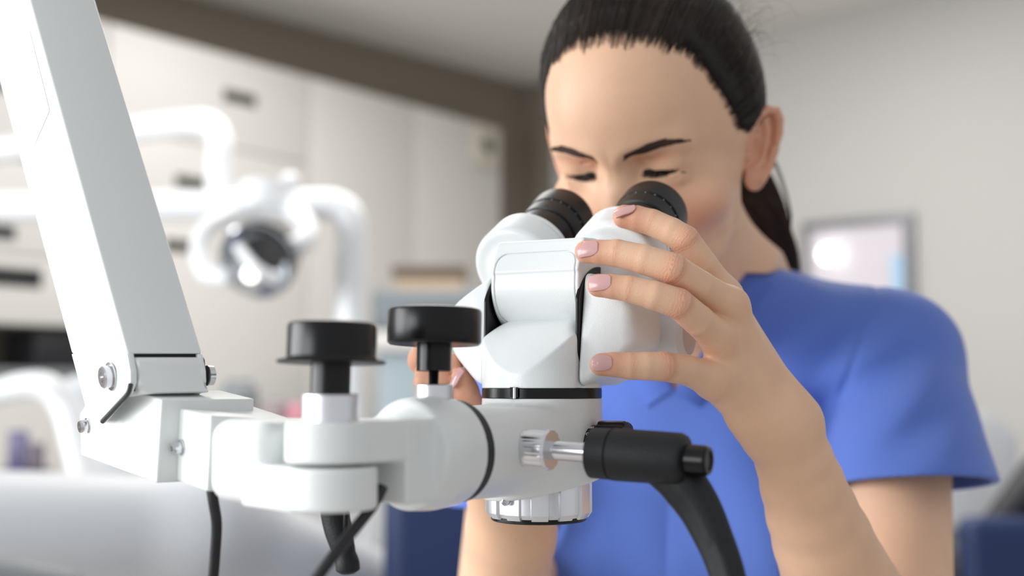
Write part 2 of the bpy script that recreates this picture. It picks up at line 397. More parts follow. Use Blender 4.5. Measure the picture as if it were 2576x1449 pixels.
# clamping lever on the collar: nut, rod, barrel, button, handle
n0 = hit(f_collar, 1322, 1127) + np.array([-.001, 0, 0]); n1 = P(1772, 1159, .541); g = (n1 - n0); Lg = np.linalg.norm(g); g /= Lg
def at_px(px):
    lo_, hi_ = -.02, Lg * 1.3
    for _ in range(40):
        m_ = (lo_ + hi_) / 2; w = n0 + g * m_; d = w - CAM
        x = 1288 + 3000 * d[0] / (d[1] * math.cos(TH) + d[2] * math.sin(TH))
        if x < px: lo_ = m_
        else: hi_ = m_
    return lo_
s1, s2, s3, s4, s5 = at_px(1388), at_px(1492), at_px(1545), at_px(1728), at_px(1785)
lev = lathe('locking_lever', n0 + g * s2, g, [(-.0004, 0), (-.0004, .0106), (0, .0118), (s3 - s2 - .001, .0120), (s3 - s2 - .0006, .0114), (s3 - s2, .0114), (s3 - s2 + .0005, .0123), (s4 - s2 - .003, .0119), (s4 - s2 - .0008, .0108), (s4 - s2, .0088), (s4 - s2, 0)], M['lever'], scope, 120, 35, flute=lambda a, s: 1 - (.018 * (math.cos(a * 60) > 0) if 0 < s < s3 - s2 - .0011 else 0), label='black locking lever with ribbed hub and curved grip')
lathe('lever_nut', n0, g, [(-.007, 0), (-.007, .0086), (.0, .0090), (s1 - .0035, .0092), (s1 - .0015, .0088), (s1 - .0015, .0100), (s1, .0096), (s1, .0)], M['steel'], lev, 96, 25, flute=lambda a, s: 1 - .03 * (abs(((a * 14 / 6.2832) % 1) - .5) < .2), label='polished ribbed metal nut')
lathe('lever_rod', n0 + g * s1 * .8, g, [(0, 0), (0, .0047), (s2 - s1 * .8 + .004, .0047), (s2 - s1 * .8 + .004, 0)], M['steel'], lev, 48, 30, label='shiny steel rod')
lathe('lever_button', n0 + g * (s4 - .002), g, [(0, 0), (0, .0070), (s5 - s4 - .0015 + .002, .0069), (s5 - s4 + .002, .0060), (s5 - s4 + .002, .0046), (s5 - s4 + .0012, .0042), (s5 - s4 + .0012, 0)], M['black'], lev, 48, 30)
hp_ = smooth_path([P(1640, 1158, .556), P(1700, 1200, .551), P(1752, 1265, .547), P(1792, 1345, .542), P(1825, 1430, .536), P(1850, 1530, .530), P(1868, 1620, .525)], 8)
rr = np.interp(np.linspace(0, 1, len(hp_)), [0, .12, .25, .4, .55, .7, .85, 1], np.array([50, 56, 58, 52, 46, 43, 40, 26]) * mpp(.556))
bm = bmesh.new(); add_tube(bm, hp_, rr, 28)
for v in bm.verts:      # flatten the grip and give it a raised spine
    k = min(range(len(hp_)), key=lambda i: (v.co - Vector(hp_[i])).length); c = Vector(hp_[k]); dv = v.co - c
    n_ = Vector((g[0] * -.2, -.9, .2)).normalized(); h_ = dv.dot(n_); side = dv - n_ * h_
    v.co = c + side * (1.0) + n_ * (h_ * .62 + (.0012 if side.length < rr[k] * .35 and h_ > 0 else 0))
from_bm('lever_grip', bm, M['lever'], lev, 60)
# ---------------------------------------------------------------- support arm
zt, zm, zb = [CAM[2] + (960 - y) * .488 / 3000 for y in (1062, 1171, 1288)]
A1[2] = 0
EA = np.array([-.70, .714, 0])
def rbz(p, c, d, hx, hy, z0, z1, r):
    """upright box: along d half length hx, across hy, rounded r"""
    d = np.array(d, f32); d = d / np.linalg.norm(d); n = np.array((-d[1], d[0], 0), f32); q = p - np.array((c[0], c[1], (z0 + z1) / 2), f32)
    a = np.stack([np.abs(q @ d) - hx + r, np.abs(q @ n) - hy + r, np.abs(q[:, 2]) - (z1 - z0) / 2 + r], 1)
    return ln(np.maximum(a, 0)) + np.minimum(a.max(1), 0) - r
def f_fork(p):
    RA = .0196
    low = cyl(p, (A1[0], A1[1], (zm + zb) / 2 - .0003), (0, 0, 1), RA, (zm - zb) / 2 - .0006, .0016)
    c = A1 + EA * .018; lowb = rbz(p, c, EA, .020, .0196, zb, zm - .0006, .0016)
    lowb = smax(lowb, -(((p - np.array(A1, f32)) @ EA.astype(f32))), .0006)
    c2 = A1 + EA * .0445; full = rbz(p, c2, EA, .0225, .0205, zb - .0, zt, .009)
    cut = A1 + EA * .0222
    full = smax(full, -((p - np.array(cut, f32)) @ EA.astype(f32)), .0008)
    return smin(smin(low, lowb, .0006), full, .0016)
lo = A1 - .075; hi = A1 + .075; lo[2] = zb - .005; hi[2] = zt + .005
V, Q = sdf_mesh(f_fork, lo, hi, .0008); link('clamp_fork', mesh_np('clamp_fork', V, Q), M['arm'], scope, 180)
def f_tongue(p):
    RB = .0192; zb2 = CAM[2] + (960 - 1268) * .512 / 3000
    top = cyl(p, (A1[0], A1[1], (zt + zm) / 2 + .0003), (0, 0, 1), RB, (zt - zm) / 2 - .0003, .0016)
    topb = rbz(p, A1 + EB * .016, EB, .018, .0192, zm + .0006, zt, .0016)
    topb = smax(topb, -((p - np.array(A1, f32)) @ dB), .0006)
    full = rbz(p, A1 + EB * .0435, EB, .0175, .0192, zb2, zt, .0014)
    q = p - np.array((A1[0], A1[1], ZC), f32); s_ = q @ dB; rad = ln(q - s_[:, None] * dB)
    boss = smax(smax(rad - .0252, s_ - .0755, .001), .046 - s_, .003)
    arch = ln(p - np.array(A1 + EB * .060 + np.array([0, 0, ZC + .000]), f32)) - .0250
    return smin(smin(smin(top, topb, .0006), full, .001), smin(boss, smax(arch, s_ - .0755, .001), .004), .002)
lo = A1 + EB * .03 - .075; hi = A1 + EB * .03 + .075; lo[2] = ZC - .03; hi[2] = ZC + .036
V, Q = sdf_mesh(f_tongue, lo, hi, .0008); link('swivel_arm', mesh_np('swivel_arm', V, Q), M['arm'], scope, 180)
cbz = CB.copy(); cbz[2] = ZC
lathe('swivel_ring', cbz - EB * .0035, EB, [(0, .010), (0, .0243), (.0068, .0243), (.0068, .010)], M['seam'], scope, 96, 35, label='dark ring of the swivel joint')
# clamp knobs
def knob(px, top, bot, Y, Rk, stem, st_b, col, col_b, flange=None, thread=None):
    c = P(px, 960, Y); z = lambda y: CAM[2] + (960 - y) * Y / 3000; k = Y / 3000
    H = z(top) - z(bot)
    b = np.array([c[0], c[1], z(bot)]); up = np.array([0.01, .035, 1.]); up /= np.linalg.norm(up)
    pr = [(0, 0), (0, Rk * k - .0012), (.0007, Rk * k - .0004), (.0015, Rk * k)]
    if flange: pr = [(-.0012, 0), (-.0012, flange * k - .0006), (-.0004, flange * k), (.0002, flange * k - .0006), (.0005, Rk * k + .0008), (.0015, Rk * k)]
    pr += [(H - .0018, Rk * k), (H - .0005, Rk * k - .0006), (H, Rk * k - .002), (H, 0)]
    kn_ = lathe('clamp_knob', b, up, pr, M['black'], scope, 96, 35, label='black round clamp knob' + (' with a thin flange' if flange else ' on a threaded stem'))
    lathe('knob_stem', b, -up, [(-.001, 0), (-.001, stem * k), (z(bot) - z(st_b), stem * k), (z(bot) - z(st_b), 0)], M['black'], kn_, 48, 35)
    if thread:
        h0 = z(st_b); bm = bmesh.new(); pr = [(0, 0)]; n_ = 10; L = h0 - z(thread[1])
        for i in range(n_ * 2 + 1): pr.append((L * i / (n_ * 2), thread[0] * k * (1 if i % 2 else .84)))
        pr.append((L, 0)); add_lathe(bm, b - up * (z(bot) - h0), -up, pr, 32); from_bm('threaded_rod', bm, M['black'], kn_, 20)
    cc = np.array([c[0], c[1], z(col_b)]); hh = z(col[1]) - z(col_b)
    lathe('knob_collar', cc, (0, 0, 1), [(0, 0), (0, col[0] * k), (hh - .0005, col[0] * k), (hh, col[0] * k - .0006), (hh, (thread[0] * 1.0 if thread else stem * .9) * k), (hh - .004, 0)], M['alu'], kn_, 64, 35, label='satin metal sleeve')
knob(833, 812, 908, .505, 112, 51, 1000, (71, 990), 1078, flange=138)
knob(1092, 777, 868, .568, 119, 44, 934, (48, 966), 1050, thread=(14, 985))
# bracket blocks and beam
def z_of(py, Y): return P(0, py, Y)[2]
def quadz(p, z): q = np.array(p, float).copy(); q[2] = z; return q
tN, tF, tB, tR = P(530, 1045, .552), P(410, 1018, .598), P(580, 1002, .64), P(745, 1057, .585)
prism('arm_block', [tF, tN, tR, tB], None, M['arm'], scope, .0012, label=None, poly2=[P(405, 1196, .598), P(521, 1237, .552), P(735, 1237, .585), P(572, 1190, .64)])
ew = np.array([.030, .023, 0])
dn = [(200, 1040, .664), (215, 1018, .658), (330, 983, .605), (406, 1005, .575), (393, 1216, .575), (203, 1146, .662)]
prism('pivot_bracket', [P(*q) for q in dn], ew * 1.28, M['arm'], scope, .0010)
lo4 = [P(180, 890, .646), P(320, 890, .580), P(510, 890, .604)]; hi4 = [P(-55, 0, .71), P(75, 0, .640), P(240, 0, .668)]
lo4.append(lo4[0] + lo4[2] - lo4[1]); hi4.append(hi4[0] + hi4[2] - hi4[1])
lo4[3][2] = lo4[2][2]; hi4[3][2] = hi4[2][2]
ext = [h + (h - l) * .50 for l, h in zip(lo4, hi4)]
beam = prism('support_arm', lo4, None, M['arm'], scope, .0014, seg=3, poly2=ext, label='long white box-section arm rising out of the picture')
nrm = np.cross(hi4[0] - lo4[0], lo4[1] - lo4[0]); nrm /= np.linalg.norm(nrm)
if nrm[1] > 0: nrm = -nrm
ck = [P(180, 890, .646), P(320, 890, .580), P(328, 935, .577), P(329, 965, .577), P(318, 992, .582), P(255, 1062, .618), P(232, 1060, .632), P(215, 1020, .642)]
cheek = prism('pivot_cheek', [q + nrm * .0002 for q in ck], -nrm * .0035, M['arm'], scope, .0006, seg=2)
ew2 = lo4[2] - lo4[1]
prism('pivot_cheek', [q + ew2 for q in ck], -ew2 * .07, M['arm'], scope, .0006, seg=2)
# rubber gap and inner knuckle between the cheeks
def on(px, py, Y, k): return P(px, py, Y) + ew2 * k
prism('pivot_seal', [on(318, 888, .583, .03), on(330, 905, .583, .03), on(333, 960, .583, .03), on(322, 985, .585, .03), on(300, 985, .60, .03), on(250, 985, .62, .03), on(200, 890, .64, .03)], ew2 * .96, M['seam'], scope, .0006, label='dark seal in the arm joint')
kp = [P(300, 899, .5845), P(326, 899, .5800), P(333, 912, .5785), P(335, 945, .578), P(340, 975, .577), P(352, 990, .577), P(300, 1000, .60), P(250, 990, .62)]
prism('pivot_knuckle', [q + ew2 * .07 for q in kp], ew2 * .86, M['arm'], scope, .0012)
tube('joint_gap', [P(329, 967, .5755), P(322, 990, .578), P(300, 1015, .588), P(275, 1042, .602), P(258, 1060, .612)], .0013, M['seam'], scope, 8)
def bolt(px, py, Y, r, parent=scope, hex_=True):
    k = Y / 3000; o = P(px, py, Y) + nrm * .0008
    b = lathe('bolt', o, nrm, [(0, 0), (0, r * 1.25 * k), (.0008, r * 1.25 * k), (.0009, r * .98 * k), (.0042, r * .98 * k), (.0050, r * .86 * k), (.0050, r * .42 * k), (.0034, r * .36 * k), (.0034, 0)], M['steel'], parent, 40, 30, label='steel bolt head')
    return b
bolt(284, 946, .600, 29); bolt(226, 1070, .655, 16); bolt(461, 1124, .578, 16)
o_ = P(520, 945, .606); lathe('bolt', o_, ew2, [(0, 0), (0, .0052), (.003, .005), (.003, 0)], M['steel'], scope, 32, 30)
dl = [P(75, 78, .6385 - .0), P(125, 275, .6265), P(78, 382, .6485), P(25, 212, .668)]
def on_left(px, py):
    # point on the arm's left face
    a, b, c = lo4[1], lo4[0], hi4[1]; n_ = np.cross(b - a, c - a); r0 = P(px, py, 1.0) - CAM; t = ((a - CAM) @ n_) / (r0 @ n_); return CAM + r0 * t
M['decal'] = mat('pale_sticker', (222, 228, 240), .2, coat=.5)
prism('warning_label', [on_left(*q) + nrm * .0001 for q in ((76, 76), (126, 278), (80, 384), (30, 216))], nrm * .00025, M['decal'], beam, 0, label='faint pale sticker without legible print')
# cables and second lever under the clamp
M['cable'] = mat('black_cable', (20, 20, 24), .35)
tube('power_cable', [P(528, 1205, .565), P(537, 1262, .565), P(545, 1320, .566), P(541, 1400, .568), P(535, 1480, .57), P(532, 1600, .575)], 13.5 * mpp(.565), M['cable'], scope, 16, label='black cable hanging straight down')
tube('light_cable', [P(962, 1225, .515), P(938, 1272, .510), P(880, 1345, .505), P(830, 1410, .50), P(770, 1490, .497), P(700, 1580, .495)], [15 * mpp(.5)] * 2, M['cable'], scope, 16, label='black cable slanting down to the left')
bm = bmesh.new(); pth = smooth_path([P(840, 1262, .595), P(846, 1310, .594), P(858, 1360, .592), P(868, 1395, .591), P(874, 1418, .590), P(876, 1443, .590)], 7)
rr = np.interp(np.linspace(0, 1, len(pth)), [0, .3, .6, .8, .93, 1], np.array([37, 35, 27, 30, 30, 17]) * mpp(.593)); add_tube(bm, pth, rr, 20)
lv2 = from_bm('locking_lever', bm, M['lever'], scope, 60, label='second black lever hanging below the clamp')
tube('lever_slot', [P(872, 1275, .583), P(870, 1330, .5835), P(874, 1370, .584)], [7 * mpp(.58), 7 * mpp(.58), 5 * mpp(.58)], M['black'], lv2, 10)

lathe('pupil_distance_knob', ML(44, 57, 26), EX, [(0, 0), (0, .0135), (.018, .0135), (.0215, .011), (.022, 0)], M['smooth'], scope, 48, 35, label='white adjustment knob behind the side cover')
# ================================================================ THE WOMAN
HM = np.array([[0.92617103, -0.33337222, -0.17626737], [-0.37672387, -0.79696631, -0.4721481], [-0.01692191, -0.50369401, 0.86371638]])   # columns: her left, her face's forward, up
HT = CAM + np.array([0.10225407, 0.8606749, 0.15956777])
_pv = HT + HM @ np.array([0, .088, .030]); _a = math.radians(-1.6)
HM = np.array([[math.cos(_a), -math.sin(_a), 0], [math.sin(_a), math.cos(_a), 0], [0, 0, 1]]) @ HM; HT = _pv - HM @ np.array([0, .088, .030])
HMf = HM.astype(f32)
def hl(p): return ((p - HT.astype(f32)) @ HMf) * 1000          # room -> head millimetres
def HW(x, F, z): return HT + HM @ (np.array([x, F, z]) * .001)
woman = thing('person', (.165, 1.05, .62), 'woman in blue V-neck scrubs with dark hair tied back, leaning to the black eyepieces', 'person')
def g3(v, c, s): return np.exp(-(((v - np.array(c, f32)) / np.array(s, f32)) ** 2).sum(-1))
def narrow(q):
    """the head narrows towards the temples and the brow"""
    q = q.copy(); t = np.clip((q[:, 1] - 5) / 70, 0, 1); q[:, 0] = q[:, 0] * (1 + .13 * t * t * (3 - 2 * t)); return q
def f_skull(q):
    q = narrow(q)
    d = ellip(q, (1, -4, 52), (72, 97, 83))
    d = smin(d, ellip(q, (0, -22, 28), (66, 74, 62)), 22)
    d = smin(d, ellip(q, (0, 54, 56), (52, 40, 54)), 20)          # broad forehead
    return d
def f_face(q):
    """head in its own millimetres: x her left, y forward, z up"""
    a = q.copy(); a[:, 0] = np.abs(a[:, 0])
    d = f_skull(q)
    d = smin(d, ellip(narrow(a), (0, 38, -12), (54, 49, 62)), 16)
    d = smin(d, cone(a, (43, 4, -46), (17, 58, -73), 12, 13), 20)     # jaw
    d = smin(d, cone(a, (44.5, 4, -4), (42.5, 6, -47), 17, 14), 12)
    d = smin(d, cone(a, (42, 30, -14), (35, 34, -50), 17, 15), 16)
    d = smin(d, ellip(a, (0, 66, -76), (19, 17, 14)), 14)
    d = smin(d, cone(a, (0, 60, -50), (22, 52, -50), 28, 22), 14)      # mouth mound
    d = smin(d, ellip(a, (42, 53, -8), (20, 19, 16)), 20)             # cheekbones
    d = smin(d, cone(a, (9, 83, 39), (36, 71, 41), 9.5, 9), 12)       # brow
    d = smax(d, -ellip(a, (30, 99, 26.5), (17, 20, 11.5)), 13)            # eye hollow
    d = smax(d, -ellip(a, (14.5, 97, 27), (7, 17, 11)), 9)
    # nose
    n = cone(q, (0, 80, 27), (0, 100, -12), 8.2, 7.4)
    n = smin(n, sphere(q, (0, 102.5, -17.5), 8.6), 6); n = smin(n, ellip(a, (11, 93, -21.5), (6.4, 8, 6.4)), 5)
    n = smin(n, cone(a, (0, 88, 12), (12, 74, 2), 8, 12), 10)
    d = smin(d, n, 8); d = smax(d, -ellip(a, (5.4, 98, -27.5), (3, 4.5, 3.5)), 2)
    # eyelids over the eyeball
    lid = sphere(a, (30.5, 67.5, 27.5), 14.4)
    d = smin(d, lid, 4)
    d = smin(d, cone(a, (18, 76, 35.5), (43, 69, 36.5), 4.2, 4.4), 5)      # fold above the lid
    slit = ellip(a, (30, 84, 20.6), (14.2, 13, 3.3)); d = smax(d, -slit, 1.0)
    d = smin(d, cone(a, (19, 76.5, 14.0), (38, 72.8, 14.8), 3.0, 2.4), 6)    # lower lid
    d = smax(d, -cone(a, (20, 82.5, 32.0), (41, 77.5, 33), 1.3, .9), 1.8)      # crease of the lid
    # lips
    lp = smin(cone(a, (3, 92.0, -43.5), (22, 79, -48.5), 5.2, 3), ellip(a, (0, 89.5, -52.5), (18, 6.5, 5.6)), 1.5)
    d = smin(d, lp, 3.5); d = smax(d, -smax(np.abs(q[:, 2] + 48.2 + .02 * np.abs(q[:, 0])) - .5, np.abs(q[:, 0]) - 21, .5), 1.5)
    d = smax(d, -ellip(q, (0, 95, -34), (2.2, 4, 6)), 3)
    # neck
    d = smin(d, cone(q, (0, -30, -30), (0, -54, -112), 44, 46), 6)
    return d
EAR = []
def ear_sdf(q):
    out = None
    a = q.copy(); a[:, 0] = np.abs(a[:, 0])
    o = np.array((63.5, -1, 2), f32); ca, sa = math.cos(math.radians(36)), math.sin(math.radians(36))
    U = np.array((sa, -ca, 0), f32); W = np.array((ca, sa, 0), f32); Z = np.array((0, -.12, 1), f32); Z /= np.linalg.norm(Z)
    r = a - o; e = np.stack([r @ U, r @ Z, r @ W], 1)
    up_ = np.maximum(e[:, 1], 0); e[:, 0] -= .20 * up_; e[:, 1] += .22 * up_
    hel = [(1, 6), (3, 20), (9, 30), (18, 34), (26, 31), (30, 22), (30, 10), (26, -3), (19, -14), (11, -22)]
    d = None
    for p, n in zip(hel[:-1], hel[1:]):
        c = cone(e, (p[0], p[1], 4.6), (n[0], n[1], 4.6), 2.7, 2.7); d = c if d is None else smin(d, c, .6)
    plate = ellip(e, (15, 7, -.6), (15.5, 28.5, 2.1)); d = smin(d, plate, 2.4)
    ah = [(18, 25), (20, 14), (19, 2), (14, -9), (8, -12)]
    for p, n in zip(ah[:-1], ah[1:]): d = smin(d, cone(e, (p[0], p[1], 2.6), (n[0], n[1], 2.6), 2.3, 2.3), 1.4)
    d = smin(d, ellip(e, (8, -20, 1.5), (8.5, 9, 3.2)), 2.5)             # lobe
    d = smax(d, -ellip(e, (10.5, 2.5, 6), (6.4, 10.5, 7.6)), 1.4)        # concha
    d = smax(d, -ellip(e, (25.0, 13, 6.5), (1.9, 14, 6.4)), .8)
    d = smin(d, ellip(e, (1.5, 0, 3.0), (3.2, 5, 3)), 1.5)                # tragus
    return d
def f_head(p):
    q = hl(p); d = smin(f_face(q), ear_sdf(q), 2.2) * .001
    r = p - CAM.astype(f32)
    nb_ = smin(d, neck_base(r), .010)
    d = np.where(q[:, 2] > -40, smin(d, nb_, .003), nb_)
    return smax(d, np.minimum(f_top(r) + .0066, np.minimum(f_vneck(r) - .004, -(q[:, 2] + 75) * .001)), .001)
LSH = np.array([.318, .985, .020]); RSH = np.array([.012, 1.105, .018]); NB = np.array([.165, 1.052, .060])
TL = np.array([.927, -.375, 0]); TF = np.array([-.375, -.927, 0])
nk = HW(0, -40, -70) - CAM
def neck_base(r):
    d = cone(r, nk, NB, .046, .050)
    d = smin(d, cone(r, nk + np.array([.018, .01, -.01]), LSH + np.array([-.045, .02, .012]), .034, .030), .02)
    d = smin(d, cone(r, nk + np.array([-.018, .02, -.01]), RSH + np.array([.045, .01, .012]), .034, .030), .02)
    d = smin(d, torso(r), .03)
    return smax(d, -.10 - r[:, 2], .01)
def torso(r):
    R_ = np.stack([TL, TF, EZ], 1).astype(f32)
    q = (r - np.array((.165, 1.055, 0), f32)) @ R_
    d = ellip(q, (0, .005, -.13), (.150, .098, .20))
    d = smin(d, ellip(q, (0, -.005, -.33), (.135, .095, .22)), .05)
    a = q.copy(); a[:, 0] = np.abs(a[:, 0])
    d = smin(d, ellip(a, (.068, .070, -.135), (.062, .052, .062)), .035)
    d = smin(d, cone(r, NB, LSH, .050, .043), .03); d = smin(d, cone(r, NB, RSH, .050, .043), .03)
    return d
HEM = np.array([.303, .905, -.095])
def waves(r, dx, dz, wl, ph, c, s):
    q = r - np.array(c, f32); w_ = np.exp(-((q / np.array(s, f32)) ** 2).sum(-1)); nrm_ = q[:, 0] * dx + q[:, 2] * dz
    return w_ * np.sin(nrm_ * (2 * math.pi / wl) + ph + 9 * q[:, 0])
R_T = np.stack([TL, TF, EZ], 1).astype(f32)
def f_top(r):
    d = torso(r) - .006
    d = smin(d, cone(r, nk + np.array([.045, .03, -.055]), LSH + np.array([-.02, 0, .008]), .034, .040), .02)
    d = smin(d, cone(r, nk + np.array([-.045, .05, -.055]), RSH + np.array([.02, 0, .008]), .034, .040), .02)
    sl = cone(r, LSH + np.array([-.004, 0, 0]), HEM, .0505, .0635)
    q = (r - np.array((.165, 1.055, 0), f32)) @ R_T
    d = smin(d, sl, .020)
    sr = cone(r, RSH, np.array((.0, 1.0, -.10)), .0505, .060); d = smin(d, sr, .022)
    d = smin(d, ellip(q, (0, .0, -.36), (.150, .112, .30)), .05)
    d = d + .0040 * waves(r, -.62, .78, .040, 0, (.285, .90, -.01), (.050, .09, .055)) + .0038 * waves(r, -.7, .7, .075, 1.2, (.20, .95, .02), (.08, .2, .07))
    d = d + .0036 * waves(r, .9, .25, .085, .4, (.15, .95, -.16), (.12, .2, .09))
    sm = (r - np.array((.2997, .97, .081), f32)) @ (np.array((.93, -.2, -.35), f32))
    d = d + .0012 * np.exp(-(sm / .0030) ** 2) * (r[:, 0] > .2)
    return d
def f_vneck(r):
    q = (r - np.array((.165, 1.055, 0), f32)) @ R_T
    v = np.abs(q[:, 0]) - .66 * (q[:, 2] + .008); front = smax(v * .85, -(q[:, 1] + .035), .004)
    back = smax(np.abs(q[:, 0]) - .082, -(q[:, 2] - .088), .01)
    return np.minimum(front, back)
# ---- left hand and arm, traced joint by joint (pixel x, y, distance, radius in pixels)
fing = {
 'index': [(1571, 545, .6540, 30), (1602, 550, .6525, 33), (1641, 560, .6510, 34), (1688, 582, .6480, 35.5), (1722, 603, .6465, 37.5), (1768, 668, .6520, 38.5), (1822, 745, .6630, 42)],
 'middle': [(1475, 633, .6290, 29.5), (1508, 635, .6265, 31.5), (1553, 637, .6240, 35), (1620, 653, .6200, 37.5), (1690, 675, .6180, 40), (1760, 720, .6290, 40.5), (1836, 770, .6460, 44)],
 'ring': [(1506, 718, .6160, 29.5), (1540, 721, .6140, 31), (1583, 727, .6125, 33.5), (1645, 743, .6110, 36.5), (1706, 763, .6130, 39), (1757, 806, .6240, 40), (1808, 852, .6400, 43)],
 'little': [(1512, 917, .6150, 28.5), (1545, 917, .6145, 31), (1587, 921, .6145, 34), (1625, 921, .6150, 35.5), (1668, 922, .6180, 37.5), (1725, 930, .6290, 38), (1792, 955, .6440, 44)],
 'thumb': [(1690, 662, .694, 31), (1725, 690, .699, 35), (1772, 735, .704, 38), (1835, 830, .700, 44), (1930, 985, .686, 46)],
}
def jp(c): return P(c[0], c[1], c[2]), c[3] * mpp(c[2])
FN = {k: [jp(c) for c in v] for k, v in fing.items()}
metac = [((1822, 745, .664, 40), (1958, 1008, .676, 44)), ((1836, 770, .648, 43), (1935, 1022, .671, 46)), ((1808, 852, .644, 43), (1905, 1036, .669, 46)), ((1792, 957, .648, 43), (1886, 1052, .669, 42))]
MC = [(jp(a), jp(b)) for a, b in metac]
wr = [jp((1925, 1092, .676, 58)), jp((1988, 1056, .682, 60))]
FA = [jp(c) for c in [(1957, 1070, .679, 82), (1998, 1160, .690, 95), (2018, 1220, .698, 103), (2042, 1290, .708, 112), (2069, 1360, .720, 122), (2104, 1449, .738, 133), (2160, 1540, .775, 137), (2262, 1660, .83, 130)]]
def chain(p, pts, k):
    d = None
    for (a, ra), (b, rb) in zip(pts[:-1], pts[1:]):
        c = cone(p, a, b, ra, rb); d = c if d is None else smin(d, c, k)
    return d
def f_hand(p):
    d = None
    for k in ('index', 'middle', 'ring', 'little', 'thumb'):
        c = chain(p, FN[k], .0007); d = c if d is None else smin(d, c, .0016 if k != 'little' else .004)
    pm = None
    for (a, b) in MC:
        c = cone(p, a[0], b[0], a[1], b[1]); pm = c if pm is None else smin(pm, c, .010)
    pm = smin(pm, cone(p, MC[0][0][0] + np.array([0, .014, 0]), wr[1][0], .0085, .013), .010)
    w_ = smin(cone(p, MC[3][1][0], wr[0][0], MC[3][1][1], wr[0][1]), cone(p, MC[0][1][0], wr[1][0], MC[0][1][1], wr[1][1]), .012)
    pm = smin(pm, w_, .012)
    # extensor tendons on the back of the hand
    for (a, b), s in zip(MC, (.5, .9, .8, .4)):
        off = np.array([-.002, -.0085, .001]); pm = smin(pm, cone(p, a[0] + off, b[0] + off * .6, .0035, .0022), .007)
    d = smin(d, pm, .0075)
    return d
def f_armL(p):
    d = f_hand(p)
    f_ = chain(p, FA, .002)
    f_ = smin(f_, cone(p, FA[-1][0], (LSH + CAM) + np.array([-.0, -.004, -.02]), .036, .039), .012)
    f_ = smin(f_, sphere(p, P(2008, 1064, .683), .0085), .010)        # wrist bone
    return smin(d, f_, .012)
# ---- right arm and hand (mostly behind the microscope)
rwr = jp((1262, 1150, .735, 92)); relb = (CAM + np.array([-.012, .895, -.235]), .037)
rfing = [
 [(1110, 868, .690, 28), (1075, 872, .706, 31), (1062, 905, .722, 34), (1120, 985, .735, 38), (1180, 1060, .735, 42)],
 [(1140, 915, .684, 27), (1098, 920, .690, 31), (1080, 940, .700, 34), (1090, 1000, .716, 38), (1165, 1080, .728, 42)],
 [(1150, 985, .690, 26), (1112, 965, .684, 30), (1078, 962, .688, 35), (1083, 1030, .704, 38), (1160, 1095, .722, 40)],
 [(1160, 1030, .694, 24), (1120, 1020, .690, 27), (1100, 1030, .693, 31), (1108, 1075, .704, 34), (1165, 1115, .718, 38)],
]
rthumb = [(1162, 950, .678, 27), (1172, 985, .682, 31), (1188, 1030, .694, 36), (1225, 1100, .712, 42)]
RF = [[jp(c) for c in f] for f in rfing]; RT = [jp(c) for c in rthumb]
def f_armR(p):
    d = None
    for f in RF + [RT]:
        c = chain(p, f, .003); d = c if d is None else smin(d, c, .0015)
    pm = None
    for f in RF:
        c = cone(p, f[-1][0], rwr[0], f[-1][1], rwr[1] * .7); pm = c if pm is None else smin(pm, c, .01)
    d = smin(d, pm, .007)
    f_ = smin(cone(p, rwr[0] + np.array([-.007, 0, 0]), P(1275, 1330, .775), .0185, .0225), cone(p, rwr[0] + np.array([.009, .004, 0]), P(1300, 1330, .785), .0185, .022), .014)
    f_ = smin(f_, cone(p, P(1284, 1345, .78), relb[0], .0275, relb[1]), .014)
    f_ = smin(f_, cone(p, relb[0], CAM + RSH + np.array([.0, 0, -.03]), .037, .043), .01)
    return smin(d, f_, .010)
# ---- meshes -> one body
def seg_info(V, pts):
    """distance to the finger's centre line, arc position"""
    best = np.full(len(V), 9.); arc = np.zeros(len(V)); s0 = 0
    for (a, ra), (b, rb) in zip(pts[:-1], pts[1:]):
        ba = b - a; l = np.linalg.norm(ba); h = ((V - a) @ ba) / l ** 2; hc = np.clip(h, 0, 1)
        d = np.linalg.norm(V - a - hc[:, None] * ba, axis=1) - (ra + (rb - ra) * hc); m_ = d < best; best[m_] = d[m_]; arc[m_] = (s0 + h * l)[m_]; s0 += l
    return best, arc
parts = []
hV, hQ = sdf_mesh(f_head, CAM + np.array([-.02, .70, -.11]), CAM + np.array([.36, 1.19, .32]), .00115)
q = hl(hV.astype(f32)); a = np.abs(q[:, 0])
lip = np.clip(1.3 - np.sqrt(((a) / 23) ** 2 + ((q[:, 2] + 48.5) / 9.5) ** 2), 0, 1) * (q[:, 1] > 74); lip = np.clip(lip * 4, 0, 1)
aa = q.copy(); aa[:, 0] = a
ed = ear_sdf(q.astype(f32)); red = np.clip(1 - ed / 4, 0, 1) * .5 * (a > 64)
red = np.maximum(red, .55 * g3(aa, (44, 66, -14), (20, 26, 20))); red = np.maximum(red, .35 * g3(aa, (0, 104, -16), (12, 14, 12)))
red = np.maximum(red, .55 * g3(aa, (26, 76, 33.5), (16, 20, 4)))
parts.append((hV, hQ, red, lip, np.zeros(len(hV)), np.zeros(len(hV))))
